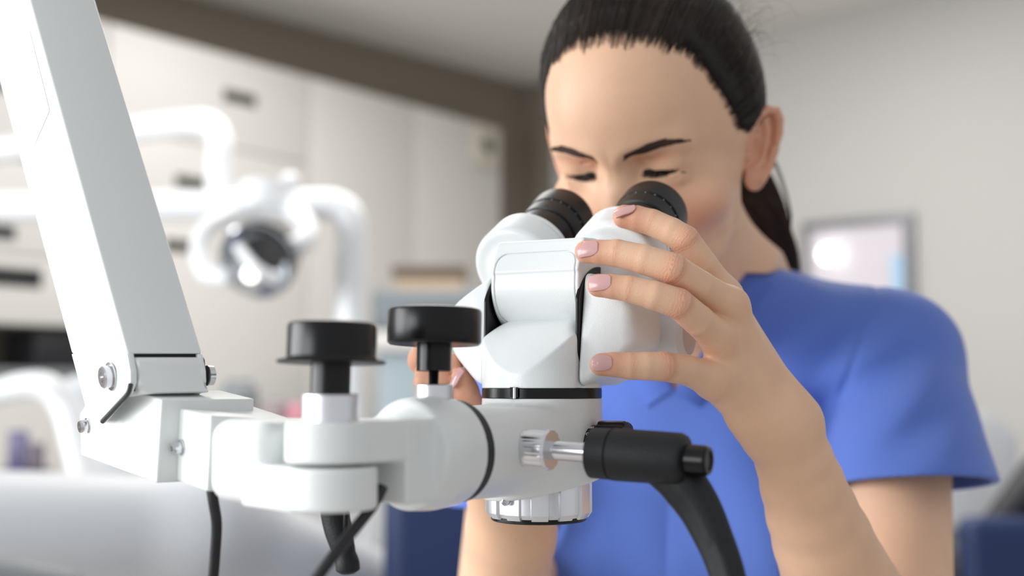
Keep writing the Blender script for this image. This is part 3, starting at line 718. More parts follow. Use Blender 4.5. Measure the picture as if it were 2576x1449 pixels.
def limb(fn, lo, hi, h, fingers, joints):
    V, Q = sdf_mesh(fn, lo, hi, h)
    red = np.zeros(len(V)); cs = np.zeros(len(V)); cm = np.zeros(len(V))
    for pts in fingers:
        d, s = seg_info(V, pts); on_ = np.clip(1 - np.abs(d) / .004, 0, 1)
        red = np.maximum(red, on_ * .55 * np.exp(-((s - .001) / .011) ** 2)); tot = [0]
        for (a_, _), (b_, _) in zip(pts[:-1], pts[1:]): tot.append(tot[-1] + np.linalg.norm(b_ - a_))
        for j, amp, wd in joints:
            if j < len(tot):
                m_ = on_ * amp * np.exp(-((s - tot[j]) / wd) ** 2); cs = np.where(m_ > cm, s - tot[j], cs); red = np.maximum(red, m_ * .5); cm = np.maximum(cm, m_)
    return V, Q, red, cs, cm
V, Q, r_, cs, cm = limb(f_armL, [.02, .585, CAM[2] - .26], [.37, 1.06, CAM[2] + .115], .0009, [FN[k] for k in ('index', 'middle', 'ring', 'little')], [(2, .6, .0018), (4, 1.0, .0036), (6, .4, .006)])
# real grooves at the joints, on the side that faces outwards
nl = project(f_armL, V, .01, .001) - V; nl /= np.maximum(np.linalg.norm(nl, axis=1), 1e-9)[:, None]
ph = np.sin(cs * 2 * math.pi / .0021 + 1.5 * np.sin(V[:, 2] * 900) * .6)
V = V - nl * (np.clip(ph, -.2, 1) * cm * .00006)[:, None]
parts.append((V, Q, r_, np.zeros(len(V)), cs * 1000, cm)); armLV = V
V, Q, r_, cs, cm = limb(f_armR, [-.13, .64, CAM[2] - .29], [.09, 1.17, CAM[2] + .08], .0016, RF + [RT], [(1, .5, .004), (2, .7, .006)])
r_ = np.maximum(r_, .45 * (V[:, 2] > CAM[2] - .04)); parts.append((V, Q, r_, np.zeros(len(V)), cs * 1000, cm))
def f_belly(p):
    r = p - CAM.astype(f32); return smax(torso(r) + .004, r[:, 2] + .085, .01)
V, Q = sdf_mesh(f_belly, CAM + np.array([-.08, .88, -.56]), CAM + np.array([.40, 1.22, -.06]), .006); z0 = np.zeros(len(V)); parts.append((V, Q, z0, z0, z0, z0))
off = 0; Vs = []; Qs = []; At = [[], [], [], []]
for p_ in parts:
    Vs.append(p_[0]); Qs.append(p_[1] + off); off += len(p_[0])
    for i in range(4): At[i].append(p_[2 + i])
M['skin'] = mat('skin', (225, 183, 152), .47, var=.07, vscale=55, sss=.15, sssr=(1, .42, .25), ssss=.005, spec=.42)
def skin_nodes(m):
    nt = m.node_tree; b = nt.nodes['Principled BSDF']; L = nt.links; N = nt.nodes
    base = b.inputs['Base Color'].links[0].from_socket
    def attr(n): x = N.new('ShaderNodeAttribute'); x.attribute_name = n; return x.outputs['Fac']
    def mix(a_, col, fac):
        x = N.new('ShaderNodeMix'); x.data_type = 'RGBA'; x.blend_type = 'MIX'; L.new(fac, x.inputs['Factor']); L.new(a_, x.inputs['A']); x.inputs['B'].default_value = lin(col); return x.outputs['Result']
    c = mix(base, (206, 128, 104), attr('redness')); c = mix(c, (196, 118, 108), attr('lip')); L.new(c, b.inputs['Base Color'])
    tc = N.new('ShaderNodeTexCoord')
    n1 = N.new('ShaderNodeTexNoise'); n1.inputs['Scale'].default_value = 1100; n1.inputs['Detail'].default_value = 3; L.new(tc.outputs['Object'], n1.inputs['Vector'])
    vo = N.new('ShaderNodeTexVoronoi'); vo.inputs['Scale'].default_value = 900; L.new(tc.outputs['Object'], vo.inputs['Vector'])
    n2 = N.new('ShaderNodeTexNoise'); n2.inputs['Scale'].default_value = 260; n2.inputs['Detail'].default_value = 2; L.new(tc.outputs['Object'], n2.inputs['Vector'])
    def math_(op, *a_):
        x = N.new('ShaderNodeMath'); x.operation = op
        for i, v in enumerate(a_):
            if isinstance(v, (int, float)): x.inputs[i].default_value = v
            else: L.new(v, x.inputs[i])
        return x.outputs[0]
    wv = math_('SINE', math_('ADD', math_('MULTIPLY', attr('crease_s'), 3.6), math_('MULTIPLY', n2.outputs['Fac'], 13)))
    cr = math_('MULTIPLY', math_('MULTIPLY', wv, attr('crease_m')), .26)
    hgt = math_('ADD', math_('ADD', math_('MULTIPLY', n1.outputs['Fac'], .55), math_('MULTIPLY', vo.outputs['Distance'], .32)), cr)
    bp = N.new('ShaderNodeBump'); bp.inputs['Strength'].default_value = .5; bp.inputs['Distance'].default_value = .00035; L.new(hgt, bp.inputs['Height']); L.new(bp.outputs['Normal'], b.inputs['Normal'])
skin_nodes(M['skin'])
body = link('body', mesh_np('body', np.concatenate(Vs), np.concatenate(Qs), dict(redness=np.concatenate(At[0]), lip=np.concatenate(At[1]), crease_s=np.concatenate(At[2]), crease_m=np.concatenate(At[3]))), M['skin'], woman, 180)
# ---- finger nails: curved plates laid on the finger tips
def nail(fn, center, tip_dir, face_dir, ln_, wd, parent=woman, r=.0069):
    t = np.array(tip_dir, float); t /= np.linalg.norm(t); n = np.array(face_dir, float); n -= t * (n @ t); n /= np.linalg.norm(n); s = np.cross(n, t)
    c = np.array(center, float)
    for _ in range(30):                      # slide along the face direction until the plate centre rests on the skin
        d = float(fn(c[None].astype(f32))[0]); c = c - n * np.clip(d, -.002, .002) * .8
    def surf(q):
        q = np.array(q, float)
        for _ in range(30): q = q - n * np.clip(float(fn(q[None].astype(f32))[0]), -.002, .002) * .8
        return q
    qa, qb = surf(c - t * ln_ * .42), surf(c + t * ln_ * .22); t = qb - qa; t /= np.linalg.norm(t); n = n - t * (n @ t); n /= np.linalg.norm(n); s = np.cross(n, t)
    c = np.maximum((qa + qb) @ n / 2, c @ n) * n + c - n * (c @ n)
    nu, nv = 29, 29; top = []; bot = []; R_ = r * 1.08
    for j in range(nv):
        v = -1 + 2 * j / (nv - 1)
        for i in range(nu):
            u = -1 + 2 * i / (nu - 1)
            uu = u * math.sqrt(max(0, 1 - abs(v) ** (5 if v > 0 else 2.6) * (.30 if v > 0 else .85)))
            vv = v * (1 - (.08 if v > 0 else .0) * u * u)
            ph_ = uu * wd / 2 / R_; h_ = .00062 - R_ * (1 - math.cos(ph_)) - .0011 * max(0, vv) ** 2 - .0003 * vv * vv
            q = c + t * (vv * ln_ / 2) + s * (R_ * math.sin(ph_)) + n * h_
            top.append(q); bot.append(q - n * .0009)
    Vn = np.array(top + bot); Qn = []
    for j in range(nv - 1):
        for i in range(nu - 1):
            k = j * nu + i; Qn.append((k, k + 1, k + nu + 1, k + nu)); Qn.append(tuple(x + nu * nv for x in (k + nu, k + nu + 1, k + 1, k)))
    rim = [i for i in range(nu)] + [j * nu + nu - 1 for j in range(1, nv)] + [(nv - 1) * nu + i for i in range(nu - 2, -1, -1)] + [j * nu for j in range(nv - 2, 0, -1)]
    for a_, b_ in zip(rim, rim[1:] + rim[:1]): Qn.append((a_, a_ + nu * nv, b_ + nu * nv, b_))
    return link('fingernail', mesh_np('fingernail', Vn, np.array(Qn)), M['nail'], parent, 180, 'pale pink fingernail')
def ndir(px, py, Y, dpx, dpy): return P(px + dpx, py + dpy, Y) - P(px, py, Y)
nail(f_hand, P(1570, 521, .648), ndir(1570, 540, .66, -60, 8), np.array([.0, -.50, .86]), .0122, .0098)
nail(f_hand, P(1477, 623, .622), ndir(1475, 630, .62, -60, -2), np.array([-.05, -.93, .30]), .0120, .0094)
nail(f_hand, P(1508, 709, .610), ndir(1505, 718, .61, -60, -2), np.array([-.05, -.93, .28]), .0120, .0094)
nail(f_hand, P(1514, 912, .609), ndir(1512, 917, .61, -60, 2), np.array([-.05, -.98, .14]), .0106, .0086)
nail(f_hand, P(1700, 668, .702), P(1690, 662, .694) - P(1725, 690, .699), np.array([0, .9, .3]), .013, .011)
nail(f_armR, P(1155, 945, .674), P(1155, 930, .674) - P(1166, 975, .678), np.array([-.95, -.35, .1]), .0125, .0098)
# ---- eyes, lashes, brows
M['iris'] = mat('dark_eye', (46, 34, 28), .08, coat=1)
M['sclera'] = mat('eye_white', (215, 205, 200), .15, coat=.6)
for sx in (-1, 1):
    c = HW(sx * 30.3, 67.5, 26.7); d = HM @ np.array([0, .86, -.5])
    e = lathe('eyeball', c, d, [(-.0122 * math.cos(t), .0122 * math.sin(t)) for t in np.linspace(0, math.pi, 25)], M['sclera'], woman, 40, 180, label='eye looking down')
    lathe('iris', c, d, [(.0108, 0)] + [(.0124 * math.cos(t), .0124 * math.sin(t)) for t in np.linspace(.02, .52, 8)][::1], M['iris'], e, 32, 180)
def hairs(name, items, m, parent, label=None, sides=3):
    """items: list of (points N x 3, radii N) with equal N"""
    Vs_, Qs_, Tn = [], [], []; o_ = 0
    for pts, rad in items:
        pts = np.asarray(pts); N = len(pts); t = np.gradient(pts, axis=0); t /= np.maximum(np.linalg.norm(t, axis=1), 1e-9)[:, None]
        up = np.array([.3, .2, .93]); x = np.cross(t, up); x /= np.maximum(np.linalg.norm(x, axis=1), 1e-9)[:, None]; y = np.cross(t, x)
        an = np.arange(sides) * 2 * math.pi / sides
        ring = pts[:, None] + np.asarray(rad)[:, None, None] * (np.cos(an)[None, :, None] * x[:, None] + np.sin(an)[None, :, None] * y[:, None])
        Vs_.append(ring.reshape(-1, 3)); Tn.append(np.full(N * sides, rng.random() ** 2)); k = np.arange(N - 1)[:, None] * sides + np.arange(sides)[None]; k2 = np.arange(N - 1)[:, None] * sides + (np.arange(sides)[None] + 1) % sides
        Qs_.append(np.stack([k, k2, k2 + sides, k + sides], -1).reshape(-1, 4) + o_); o_ += N * sides
    return link(name, mesh_np(name, np.concatenate(Vs_), np.concatenate(Qs_), dict(tone=np.concatenate(Tn))), m, parent, 180, label)
def hproj(L_, off=0):
    """head-local points pushed onto the face surface (along the surface normal)"""
    w_ = np.array([HW(*l) for l in L_]); return project(f_head, project(f_head, project(f_head, w_, .006, off), .006, off), .006, off)
for sx in (-1, 1):
    roots = []; n_ = 46; L_ = []
    for i in range(n_):
        u = i / (n_ - 1); x = 17.5 + 21.5 * u; z = 22.9 + 1.0 * math.sin(u * math.pi) + u * .9; L_.append((sx * x, 81 - 12 * u ** 2, z))
    W_ = hproj(L_, .0002); it = []
    for i in range(n_):
        for k in range(3):
            u = i / (n_ - 1); j = rng.normal(0, .0004, 3)
            dl_ = np.array([sx * (-.22 + .34 * u) + rng.normal(0, .10), .62, -.78]); dl_ /= np.linalg.norm(dl_); ln_ = .0048 + .0018 * u
            p0 = W_[i] + j; p1 = p0 + HM @ (dl_ * ln_ * .5); p2 = p0 + HM @ ((dl_ + np.array([0, 0, .10])) * ln_)
            it.append((np.array([p0, p1, p2]), [.0002, .00014, .00004]))
    # lash line
    it2 = [(W_[::3], np.full(len(W_[::3]), .0011)), (hproj([(sx * (20 + 20 * k / 11), 80 - 8 * (k / 11) ** 2, 17.0 + .6 * (k / 11)) for k in range(12)]), np.full(12, .0004))]
    o = hairs('eyelashes', it, M['lash'], woman, 'dark mascaraed eyelashes'); hairs('lash_line', it2, M['lash'], o, sides=8)
    # brow
    ctrl = [(9, 38.4, 3.9), (16, 40.6, 4.1), (24, 43.0, 3.6), (32, 44.3, 2.7), (40, 43.2, 1.4), (45.5, 40.8, .5)]
    L_, D_, R_ = [], [], []
    for k in range(1500):
        u = rng.random() ** .85 * 4.98; i = int(u); t = u - i; a0, b0 = ctrl[i], ctrl[i + 1]
        x = a0[0] + (b0[0] - a0[0]) * t; z = a0[1] + (b0[1] - a0[1]) * t; hw = a0[2] + (b0[2] - a0[2]) * t; v = rng.uniform(-1, 1)
        L_.append((sx * x, 96 - (x / 60) ** 2 * 35, z + v * hw)); sl = (b0[1] - a0[1]) / (b0[0] - a0[0]); ang = math.atan(sl) + .55 * (-v * .6 + .35 * (1 - u / 5))
        L_.append((sx * (x + 3.8 * math.cos(ang)), 96 - ((x + 3.8) / 60) ** 2 * 35, z + v * hw + 3.8 * math.sin(ang)))
    W_ = hproj(L_, .0004).reshape(-1, 2, 3)
    hairs('eyebrow', [(np.array([w_[0], (w_[0] + w_[1]) / 2 + HM @ np.array([0, .0003, 0]), w_[1]]), [.00014, .00028, .00006]) for w_ in W_], M['brow'], woman, 'dark arched eyebrow')
# ---- hair: cap under a mat of combed-back strands, and the pony tail
HLA = np.array([0, 10, 17, 38, 50, 56, 63, 71, 84, 95, 110, 130, 150, 180.]); HLE = np.array([45.5, 45, 45, 41, 32.5, 22, 11, -1, -7, 16, 2, -22, -34, -38.])
def hairline(az): return np.interp(np.abs(az), HLA, HLE)
def ragged(az): return hairline(az) + .9 * np.sin(az * .33 + 1) + .7 * np.sin(az * .81) + .5 * np.sin(az * 1.9 + 2)
HC0 = np.array([0, 0, 30.])
def above(q):
    """degrees above the hairline of head-local points"""
    az = np.degrees(np.arctan2(q[:, 0], q[:, 1])); el = np.degrees(np.arctan2(q[:, 2] - 30, np.hypot(q[:, 0], q[:, 1]))); return el - hairline(az)
def skull_r(dirs):
    r = np.full(len(dirs), 90.)
    for _ in range(7):
        q = (HC0 + dirs * r[:, None]).astype(f32); r -= f_face(q).astype(float) * .9
    return r
def f_cap(p):
    q = hl(p); thick = np.clip((above(q) - 4.5) / 12, -.6, 1)
    d = f_face(q) - 3.1 * thick - .1
    return d * .001
V, Q = sdf_mesh(lambda p: smax(f_cap(p), -(f_head(p) + .0035), .001), CAM + np.array([-.01, .70, .0]), CAM + np.array([.25, 1.02, .32]), .0018)
ab = above(hl(V.astype(f32))); keep = ab > 3.2; Qk = Q[keep[Q].all(1)]
M['scalp'] = mat('hair_undercoat', (22, 15, 12), .85)
hair = link('hair', mesh_np('hair', V, Qk), M['scalp'], woman, 180, 'dark brown hair combed back tight into a low pony tail')
for _n, _c in (('hair', (66, 52, 43)), ('hairtail', (84, 56, 38))):
    nt = M[_n].node_tree; b = nt.nodes['Principled BSDF']; src = b.inputs['Base Color'].links[0].from_socket
    at = nt.nodes.new('ShaderNodeAttribute'); at.attribute_name = 'tone'; mx = nt.nodes.new('ShaderNodeMix'); mx.data_type = 'RGBA'
    nt.links.new(at.outputs['Fac'], mx.inputs['Factor']); nt.links.new(src, mx.inputs['A']); mx.inputs['B'].default_value = lin(_c); nt.links.new(mx.outputs['Result'], b.inputs['Base Color'])
tie = np.array([0, -98, 34.]); td = tie - HC0; td /= np.linalg.norm(td)
n_s = 14000; az = rng.uniform(-180, 180, n_s * 2); el0 = ragged(az); el = el0 + np.where(rng.random(n_s * 2) < .55, np.abs(rng.normal(0, 3.2, n_s * 2)) - 1.0, rng.uniform(0, 60, n_s * 2)); ok = el < 86; az, el = az[ok][:n_s], el[ok][:n_s]
ra_, re_ = np.radians(az), np.radians(el); rd = np.stack([np.sin(ra_) * np.cos(re_), np.cos(ra_) * np.cos(re_), np.sin(re_)], 1)
T_ = 17; ts = np.linspace(0, 1, T_); om = np.arccos(np.clip(rd @ td, -1, 1)); cur = []
for t in ts:
    te = t
    dd = (np.sin((1 - te) * om) / np.sin(om))[:, None] * rd + (np.sin(te * om) / np.sin(om))[:, None] * td
    dd[:, 2] += .16 * math.sin(math.pi * t) * np.clip(1 - np.abs(az) / 100, 0, 1) * np.sin(om); dd /= np.linalg.norm(dd, axis=1)[:, None]; cur.append(dd)
cur = np.stack(cur, 1)
RR = skull_r(cur.reshape(-1, 3)).reshape(cur.shape[:2])
wob = rng.normal(0, .35, (len(RR), 1)) + .35 * np.sin(ts[None] * rng.uniform(4, 14, (len(RR), 1)) + rng.uniform(0, 6, (len(RR), 1)))
lift = 4.3 * np.clip(ts * 5 + .12, 0, 1)[None] * np.clip((np.degrees(re_)[:, None] - el0[ok][:n_s][:, None]) / 12 + ts[None] * 4 + .1, 0, 1)
Lp = HC0 + cur * (RR + lift + wob + rng.uniform(0, 1.3, (len(RR), 1)))[..., None]
Wp = HT + (Lp * .001) @ HM.T
rad = np.interp(ts, [0, .05, .9, 1], [.00006, .00028, .00034, .0002])
strands = [(Wp[i], rad * rng.uniform(.55, 1.1)) for i in range(len(Wp))]
# fine short hairs feathering the hairline
n_f = 5200; az = rng.uniform(-96, 96, n_f); el = ragged(az) + rng.normal(.2, 2.2, n_f); ra_, re_ = np.radians(az), np.radians(el)
rd = np.stack([np.sin(ra_) * np.cos(re_), np.cos(ra_) * np.cos(re_), np.sin(re_)], 1); om = np.arccos(np.clip(rd @ td, -1, 1)); cur = []
for t in np.linspace(0, .17, 6):
    dd = (np.sin((1 - t) * om) / np.sin(om))[:, None] * rd + (np.sin(t * om) / np.sin(om))[:, None] * td
    dd[:, 2] += .16 * math.sin(math.pi * t) * np.clip(1 - np.abs(az) / 100, 0, 1) * np.sin(om); dd /= np.linalg.norm(dd, axis=1)[:, None]; cur.append(dd)
cur = np.stack(cur, 1); RR = skull_r(cur.reshape(-1, 3)).reshape(cur.shape[:2]) + np.array([.1, .5, 1.1, 2.0, 3.0, 4.0])[None] * rng.uniform(.5, 1.1, (n_f, 1))
Wf = HT + ((HC0 + cur * RR[..., None]) * .001) @ HM.T
strands += [(w_, [.00005, .00011, .00015, .0002, .0002, .0001]) for w_ in Wf]
# pony tail: gathered at the back, falling behind the left shoulder
tw = HW(0, -103, 30)
tail_c = smooth_path([HW(0, -92, 34), HW(6, -112, 22), P(1838, 420, 1.005), P(1885, 500, 1.02), P(1925, 590, 1.045), P(1948, 680, 1.07), P(1955, 800, 1.09), P(1950, 900, 1.095)], 5)
tail_r = np.interp(np.linspace(0, 1, len(tail_c)), [0, .1, .3, .5, .7, .9, 1], [.012, .017, .024, .0235, .021, .015, .006])
bm = bmesh.new(); add_tube(bm, tail_c, tail_r * .88, 24); tl = from_bm('pony_tail', bm, M['hairtail'], hair, 180, label='brown pony tail hanging behind her neck')
tc_ = np.array(tail_c); it = []
tt = np.gradient(tc_, axis=0); tt /= np.linalg.norm(tt, axis=1)[:, None]; sx_ = np.cross(tt, [0, 0, 1.0]); sx_ /= np.linalg.norm(sx_, axis=1)[:, None]; sy_ = np.cross(tt, sx_)
for k in range(1500):
    a0 = rng.uniform(0, 2 * math.pi); rr_ = rng.uniform(.84, 1.06); dr = rng.uniform(-.5, .5); n1 = rng.uniform(.82, 1)
    e_ = int(len(tc_) * n1); an = a0 + dr * np.linspace(0, 1, e_); r_ = tail_r[:e_] * rr_ * (1 + .06 * np.sin(np.linspace(0, 9, e_) + a0 * 3))
    pt = tc_[:e_] + r_[:, None] * (np.cos(an)[:, None] * sx_[:e_] + np.sin(an)[:, None] * sy_[:e_]); it.append((pt, np.interp(np.linspace(0, 1, e_), [0, .1, .8, 1], [.0001, .0004, .0004, .0001])))
hairs('pony_tail_strands', it, M['hairtail'], tl)
# loose flyaway hairs
it = []
for k in range(70):
    a_ = math.radians(rng.uniform(80, 150)); e0 = math.radians(rng.uniform(25, 62)); d0 = np.array([math.sin(a_) * math.cos(e0), math.cos(a_) * math.cos(e0), math.sin(e0)])
    r0 = skull_r(d0[None])[0] + 4; d1 = td * .5 + np.array([.2, 0, 0]) + rng.normal(0, .3, 3); L0 = HC0 + d0 * r0; ln_ = rng.uniform(12, 42)
    pts = [HT + HM @ ((L0 + d1 * ln_ * t + d0 * (6 + ln_ * .25) * math.sin(t * 2.4) + np.array([0, 0, -ln_ * .35 * t * t])) * .001) for t in np.linspace(0, 1, 9)]
    it.append((pts, np.interp(np.linspace(0, 1, 9), [0, .5, 1], [.00012, .0001, .00003])))
for k in range(9):
    p0, p1, p2, p3 = P(1940 + k, 395, .93), P(1962 + k * 1.5, 460, .94), P(1985 + k * .8, 540, .96), P(1992 - k, 625, .99)
    sp = smooth_path([p0, p1, p2, p3], 4); it.append((np.array(sp)[[0, 2, 3, 4, 6, 8, 9, 11, 12]], np.full(9, .00016)))
hairs('hair_strands', strands + it, M['hair'], hair)
# ---- scrub top
M['scrub'] = mat('blue_scrub_cotton', (82, 114, 198), .78, bump=.35, bscale=2400, sheen=.25, var=.05, vscale=5)
M['scrub_in'] = mat('scrub_trim', (74, 105, 190), .8, bump=.3, bscale=2400, sheen=.2)
def f_shirt(p):
    r = p - CAM.astype(f32); d = f_top(r); sh = smax(d, -(d + .0056), .0008)
    sh = smax(sh, -f_vneck(r), .001)
    cut = smax(-(r[:, 2] + .0755 + .19 * (r[:, 1] - .90)), (r[:, 0] < .232).astype(f32) * 0 + (.236 - r[:, 0] - .55 * (r[:, 1] - .96)), .004)
    # open sleeve end: remove everything of the sleeve below the hem
    sh = smax(sh, -smax(r[:, 2] + .0755 + .19 * (r[:, 1] - .90), sleeve_zone(r), .0012), .001)
    sh = smax(sh, -smax(r[:, 2] + .10, sleeve_zone_r(r), .0015), .001)
    return smax(sh, -(r[:, 2] + .54), .001)
def sleeve_zone(r): return smax(cone(r, LSH, HEM + np.array([0, -.02, -.06]), .062, .085), -(torso(r) - .017), .003)
def sleeve_zone_r(r): return smax(cone(r, RSH, np.array((.0, .99, -.15)), .062, .085), -(torso(r) - .017), .003)
V, Q = sdf_mesh(f_shirt, CAM + np.array([-.11, .80, -.56]), CAM + np.array([.43, 1.24, .16]), .0019)
top = link('scrub_top', mesh_np('scrub_top', V, Q), M['scrub'], woman, 180, 'blue short-sleeved V-neck scrub top')
# stitched neck band along the V
def on_shirt(a_, z_, off=.0012):
    p0 = CAM + np.array([.165, 1.055, 0]) + TL * a_ + TF * .13 + EZ * z_; pts = np.array([p0])
    for _ in range(40):
        d = f_top((pts - CAM).astype(f32)).astype(float); pts = pts - TF * (d - off)[:, None] * .8 * 1.0
    return pts[0]
for sg in (1, -1):
    rows = []
    for i in range(24):
        z_ = -.008 + i / 23 * .096; aa_ = .66 * (z_ + .008); rows.append((on_shirt(sg * aa_, z_, .0010), on_shirt(sg * (aa_ + .004), z_ - .0008, .0019), on_shirt(sg * (aa_ + .021), z_ - .012, .0019), on_shirt(sg * (aa_ + .0225), z_ - .013, -.0006)))
    Vb = np.array(rows).reshape(-1, 3); Qb = np.array([(4 * i + k, 4 * i + k + 1, 4 * i + k + 5, 4 * i + k + 4) for i in range(23) for k in range(3)])
    link('neck_band', mesh_np('neck_band', Vb, Qb), M['scrub_in'], top, 180)
# ================================================================ THE ROOM
Hc = 2.70
def st(o): o['kind'] = 'structure'; return o
M['taupe'] = mat('taupe_wall_paint', (124, 115, 102), .8, bump=.2, bscale=60, var=.03, vscale=2)
M['wallw'] = mat('pale_grey_wall_paint', (188, 186, 183), .8, bump=.2, bscale=60, var=.02, vscale=1.5)
M['ceil'] = mat('ceiling_paint', (230, 227, 222), .9, var=.02, vscale=1)
M['cab'] = mat('pale_laminate', (212, 209, 205), .45, var=.015, vscale=2)
M['slot'] = mat('handle_recess', (52, 48, 40), .6)
M['bslot'] = mat('black_slot', (22, 23, 28), .5)
M['floorm'] = mat('light_vinyl_floor', (176, 172, 166), .4, var=.06, vscale=3)
M['gsteel'] = mat('grey_steel', (118, 126, 131), .45, metal=.3)
M['white2'] = mat('white_lacquer', (232, 234, 236), .28, coat=.3)
M['navy'] = mat('navy_upholstery', (14, 38, 82), .5)
M['dark'] = mat('near_black_plastic', (26, 27, 31), .45)
M['gry'] = mat('grey_upholstery', (128, 132, 135), .5)
M['chairw'] = mat('chair_white', (208, 211, 214), .4)
M['beige'] = mat('beige_board', (186, 164, 140), .6)
M['umber'] = mat('dark_wood', (92, 78, 64), .5)
M['chrome'] = mat('chrome_reflector', (205, 208, 212), .12, metal=1)
M['lilac'] = mat('lilac_plastic', (92, 84, 122), .4)
C0 = np.array([.088, 6.28]); u1 = np.array([-.687, -.7265]); u2 = np.array([.7235, -.690])
n1_ = np.array([.7265, -.687]); n2_ = np.array([-.690, -.7235])
def wall(name, a, b, z0, z1, n, th, m):
    a3 = [np.array([*a, z0]), np.array([*b, z0]), np.array([*b, z1]), np.array([*a, z1])]
    return st(prism(name, a3, np.array([*(-n * th), 0]), m))
wall('wall_left', C0 - u1 * .12, C0 + u1 * 7.2, 0, Hc, n1_, .12, M['taupe'])
wall('wall_right', C0, C0 + u2 * 7.2, 0, Hc, n2_, .12, M['wallw'])
wall('trim_1', C0 + n2_ * .012 + u2 * .001, C0 + u2 * .175 + n2_ * .012, 0.001, Hc - .001, n2_, .0115, M['taupe'])
fp = [C0 - u1 * .2 - u2 * .2, C0 + u1 * 7.3, C0 + u1 * 7.3 + u2 * 7.3, C0 + u2 * 7.3]
st(prism('floor', [np.array([*p, -.06]) for p in fp], np.array([0, 0, .06]), M['floorm']))
cp_ = [C0 - u1 * .2 - u2 * .2, C0 + u1 * 4.2, C0 + u1 * 4.2 + u2 * 4.4, C0 + u2 * 4.4]
st(prism('ceiling', [np.array([*p, Hc]) for p in cp_], np.array([0, 0, .1]), M['ceil']))
for nm, a, b, n in (('baseboard_left', C0 + u1 * .01, C0 + u1 * .45, n1_), ('baseboard_right', C0 + u2 * .18, C0 + u2 * 7, n2_)):
    wall(nm, a + n * .014, b + n * .014, .0, .09, n, .0138, M['white2'])
# built-in cabinets along the left wall
K0 = np.array([-.0553, 5.92]); kd_ = np.array([-.608, -.794]); kn_ = np.array([.794, -.608])
def KP(t, z, o=0): q = K0 + kd_ * t + kn_ * o; return np.array([q[0], q[1], z])
def kt(px):
    k = (px - 1288) / 3000; return (K0[0] - k * K0[1]) / (-(kd_[0] - k * kd_[1]))
def kz(px, py): q = K0 + kd_ * kt(px); return P(px, py, q[1])[2]
ztop = kz(760, 190)
def cabinet(t0, t1, z0, z1, label, dep=.10):
    c = KP((t0 + t1) / 2, z0, -dep / 2)
    o = thing('cabinet', c, label, 'cabinet', 'pale cabinets along the left wall')
    prism('carcass', [KP(t0 + .002, z0, -.02), KP(t1 - .002, z0, -.02), KP(t1 - .002, z0, -dep), KP(t0 + .002, z0, -dep)], (0, 0, z1 - z0), M['cab'], o, .001)
    return o
def door_(o, t0, t1, z0, z1, handles):
    d = prism('door', [KP(t0 + .0025, z0 + .0025, 0), KP(t1 - .0025, z0 + .0025, 0), KP(t1 - .0025, z1 - .0025, 0), KP(t0 + .0025, z1 - .0025, 0)], np.array([*(-kn_ * .019), 0]), M['cab'], o, .0012)
    for (px, py, w_, h_, m_) in handles:
        t = kt(px); z = kz(px, py)
        b = prism('handle', [KP(t - w_ / 2, z - h_ / 2, .004), KP(t + w_ / 2, z - h_ / 2, .004), KP(t + w_ / 2, z + h_ / 2, .004), KP(t - w_ / 2, z + h_ / 2, .004)], np.array([*(-kn_ * .012), 0]), m_, d, .001)
cA = cabinet(.0, 1.30, .0, ztop, 'pale tall cabinet at the corner end, carrying the round device')
door_(cA, 0, .65, .08, ztop, []); door_(cA, .65, 1.30, .08, ztop, [])
cB = cabinet(1.302, 2.25, .0, ztop, 'pale tall cabinet with three dark slot handles, behind the lamp arms')
z_a, z_b = kz(500, 360), kz(470, 540)
door_(cB, 1.302, 2.25, z_a, ztop, [(592, 247, .16, .046, M['slot'])]); door_(cB, 1.302, 2.25, z_b, z_a - .002, [(478, 460, .16, .044, M['slot'])]); door_(cB, 1.302, 2.25, .08, z_b - .002, [(452, 619, .15, .044, M['slot'])])
zn = kz(90, 818)
cC = cabinet(2.252, 3.6, zn, ztop, 'pale wall cabinet with black slot handles, above the niche')
z_c, z_d = kz(20, 400), kz(20, 640)
door_(cC, 2.252, 3.6, z_c, ztop, [(-12, 218, .20, .03, M['bslot'])]); door_(cC, 2.252, 3.6, z_d, z_c - .002, [(-8, 583, .10, .045, M['bslot'])]); door_(cC, 2.252, 3.6, zn, z_d - .002, [(28, 696, .20, .062, M['bslot'])])
zc_ = kz(90, 928)
cD = cabinet(2.252, 3.6, 0, zc_ - .03, 'pale base cabinet under the grey worktop')
door_(cD, 2.252, 2.9, .08, zc_ - .03, []); door_(cD, 2.902, 3.6, .08, zc_ - .03, [])
wt = prism('worktop', [KP(2.253, zc_ - .0295, .02), KP(3.6, zc_ - .0295, .02), KP(3.6, zc_ - .0295, -.26), KP(2.253, zc_ - .0295, -.26)], (0, 0, .03), M['gry'], None, .002)
tag(wt, 'grey worktop in the niche under the wall cabinet', 'worktop'); recenter(wt)
t_m = kt(150); q_ = KP(t_m, zc_ + .001, -.13)
mw = thing('microwave', q_, 'black box-shaped appliance on the grey worktop in the niche', 'appliance')
zt_ = kz(150, 832)
prism('housing', [KP(kt(107), zc_ + .001, -.04), KP(max(kt(250), 2.262), zc_ + .001, -.04), KP(max(kt(250), 2.262), zc_ + .001, -.24), KP(kt(107), zc_ + .001, -.24)], (0, 0, zt_ - zc_), M['dark'], mw, .006)
prism('front_panel', [KP(kt(107) - .01, zc_ + .012, -.038), KP(max(kt(250), 2.262) + .01, zc_ + .012, -.038), KP(max(kt(250), 2.262) + .01, zt_ - .012, -.038), KP(kt(107) - .01, zt_ - .012, -.038)], np.array([*(-kn_ * .004), 0]), M['bslot'], mw, .001)
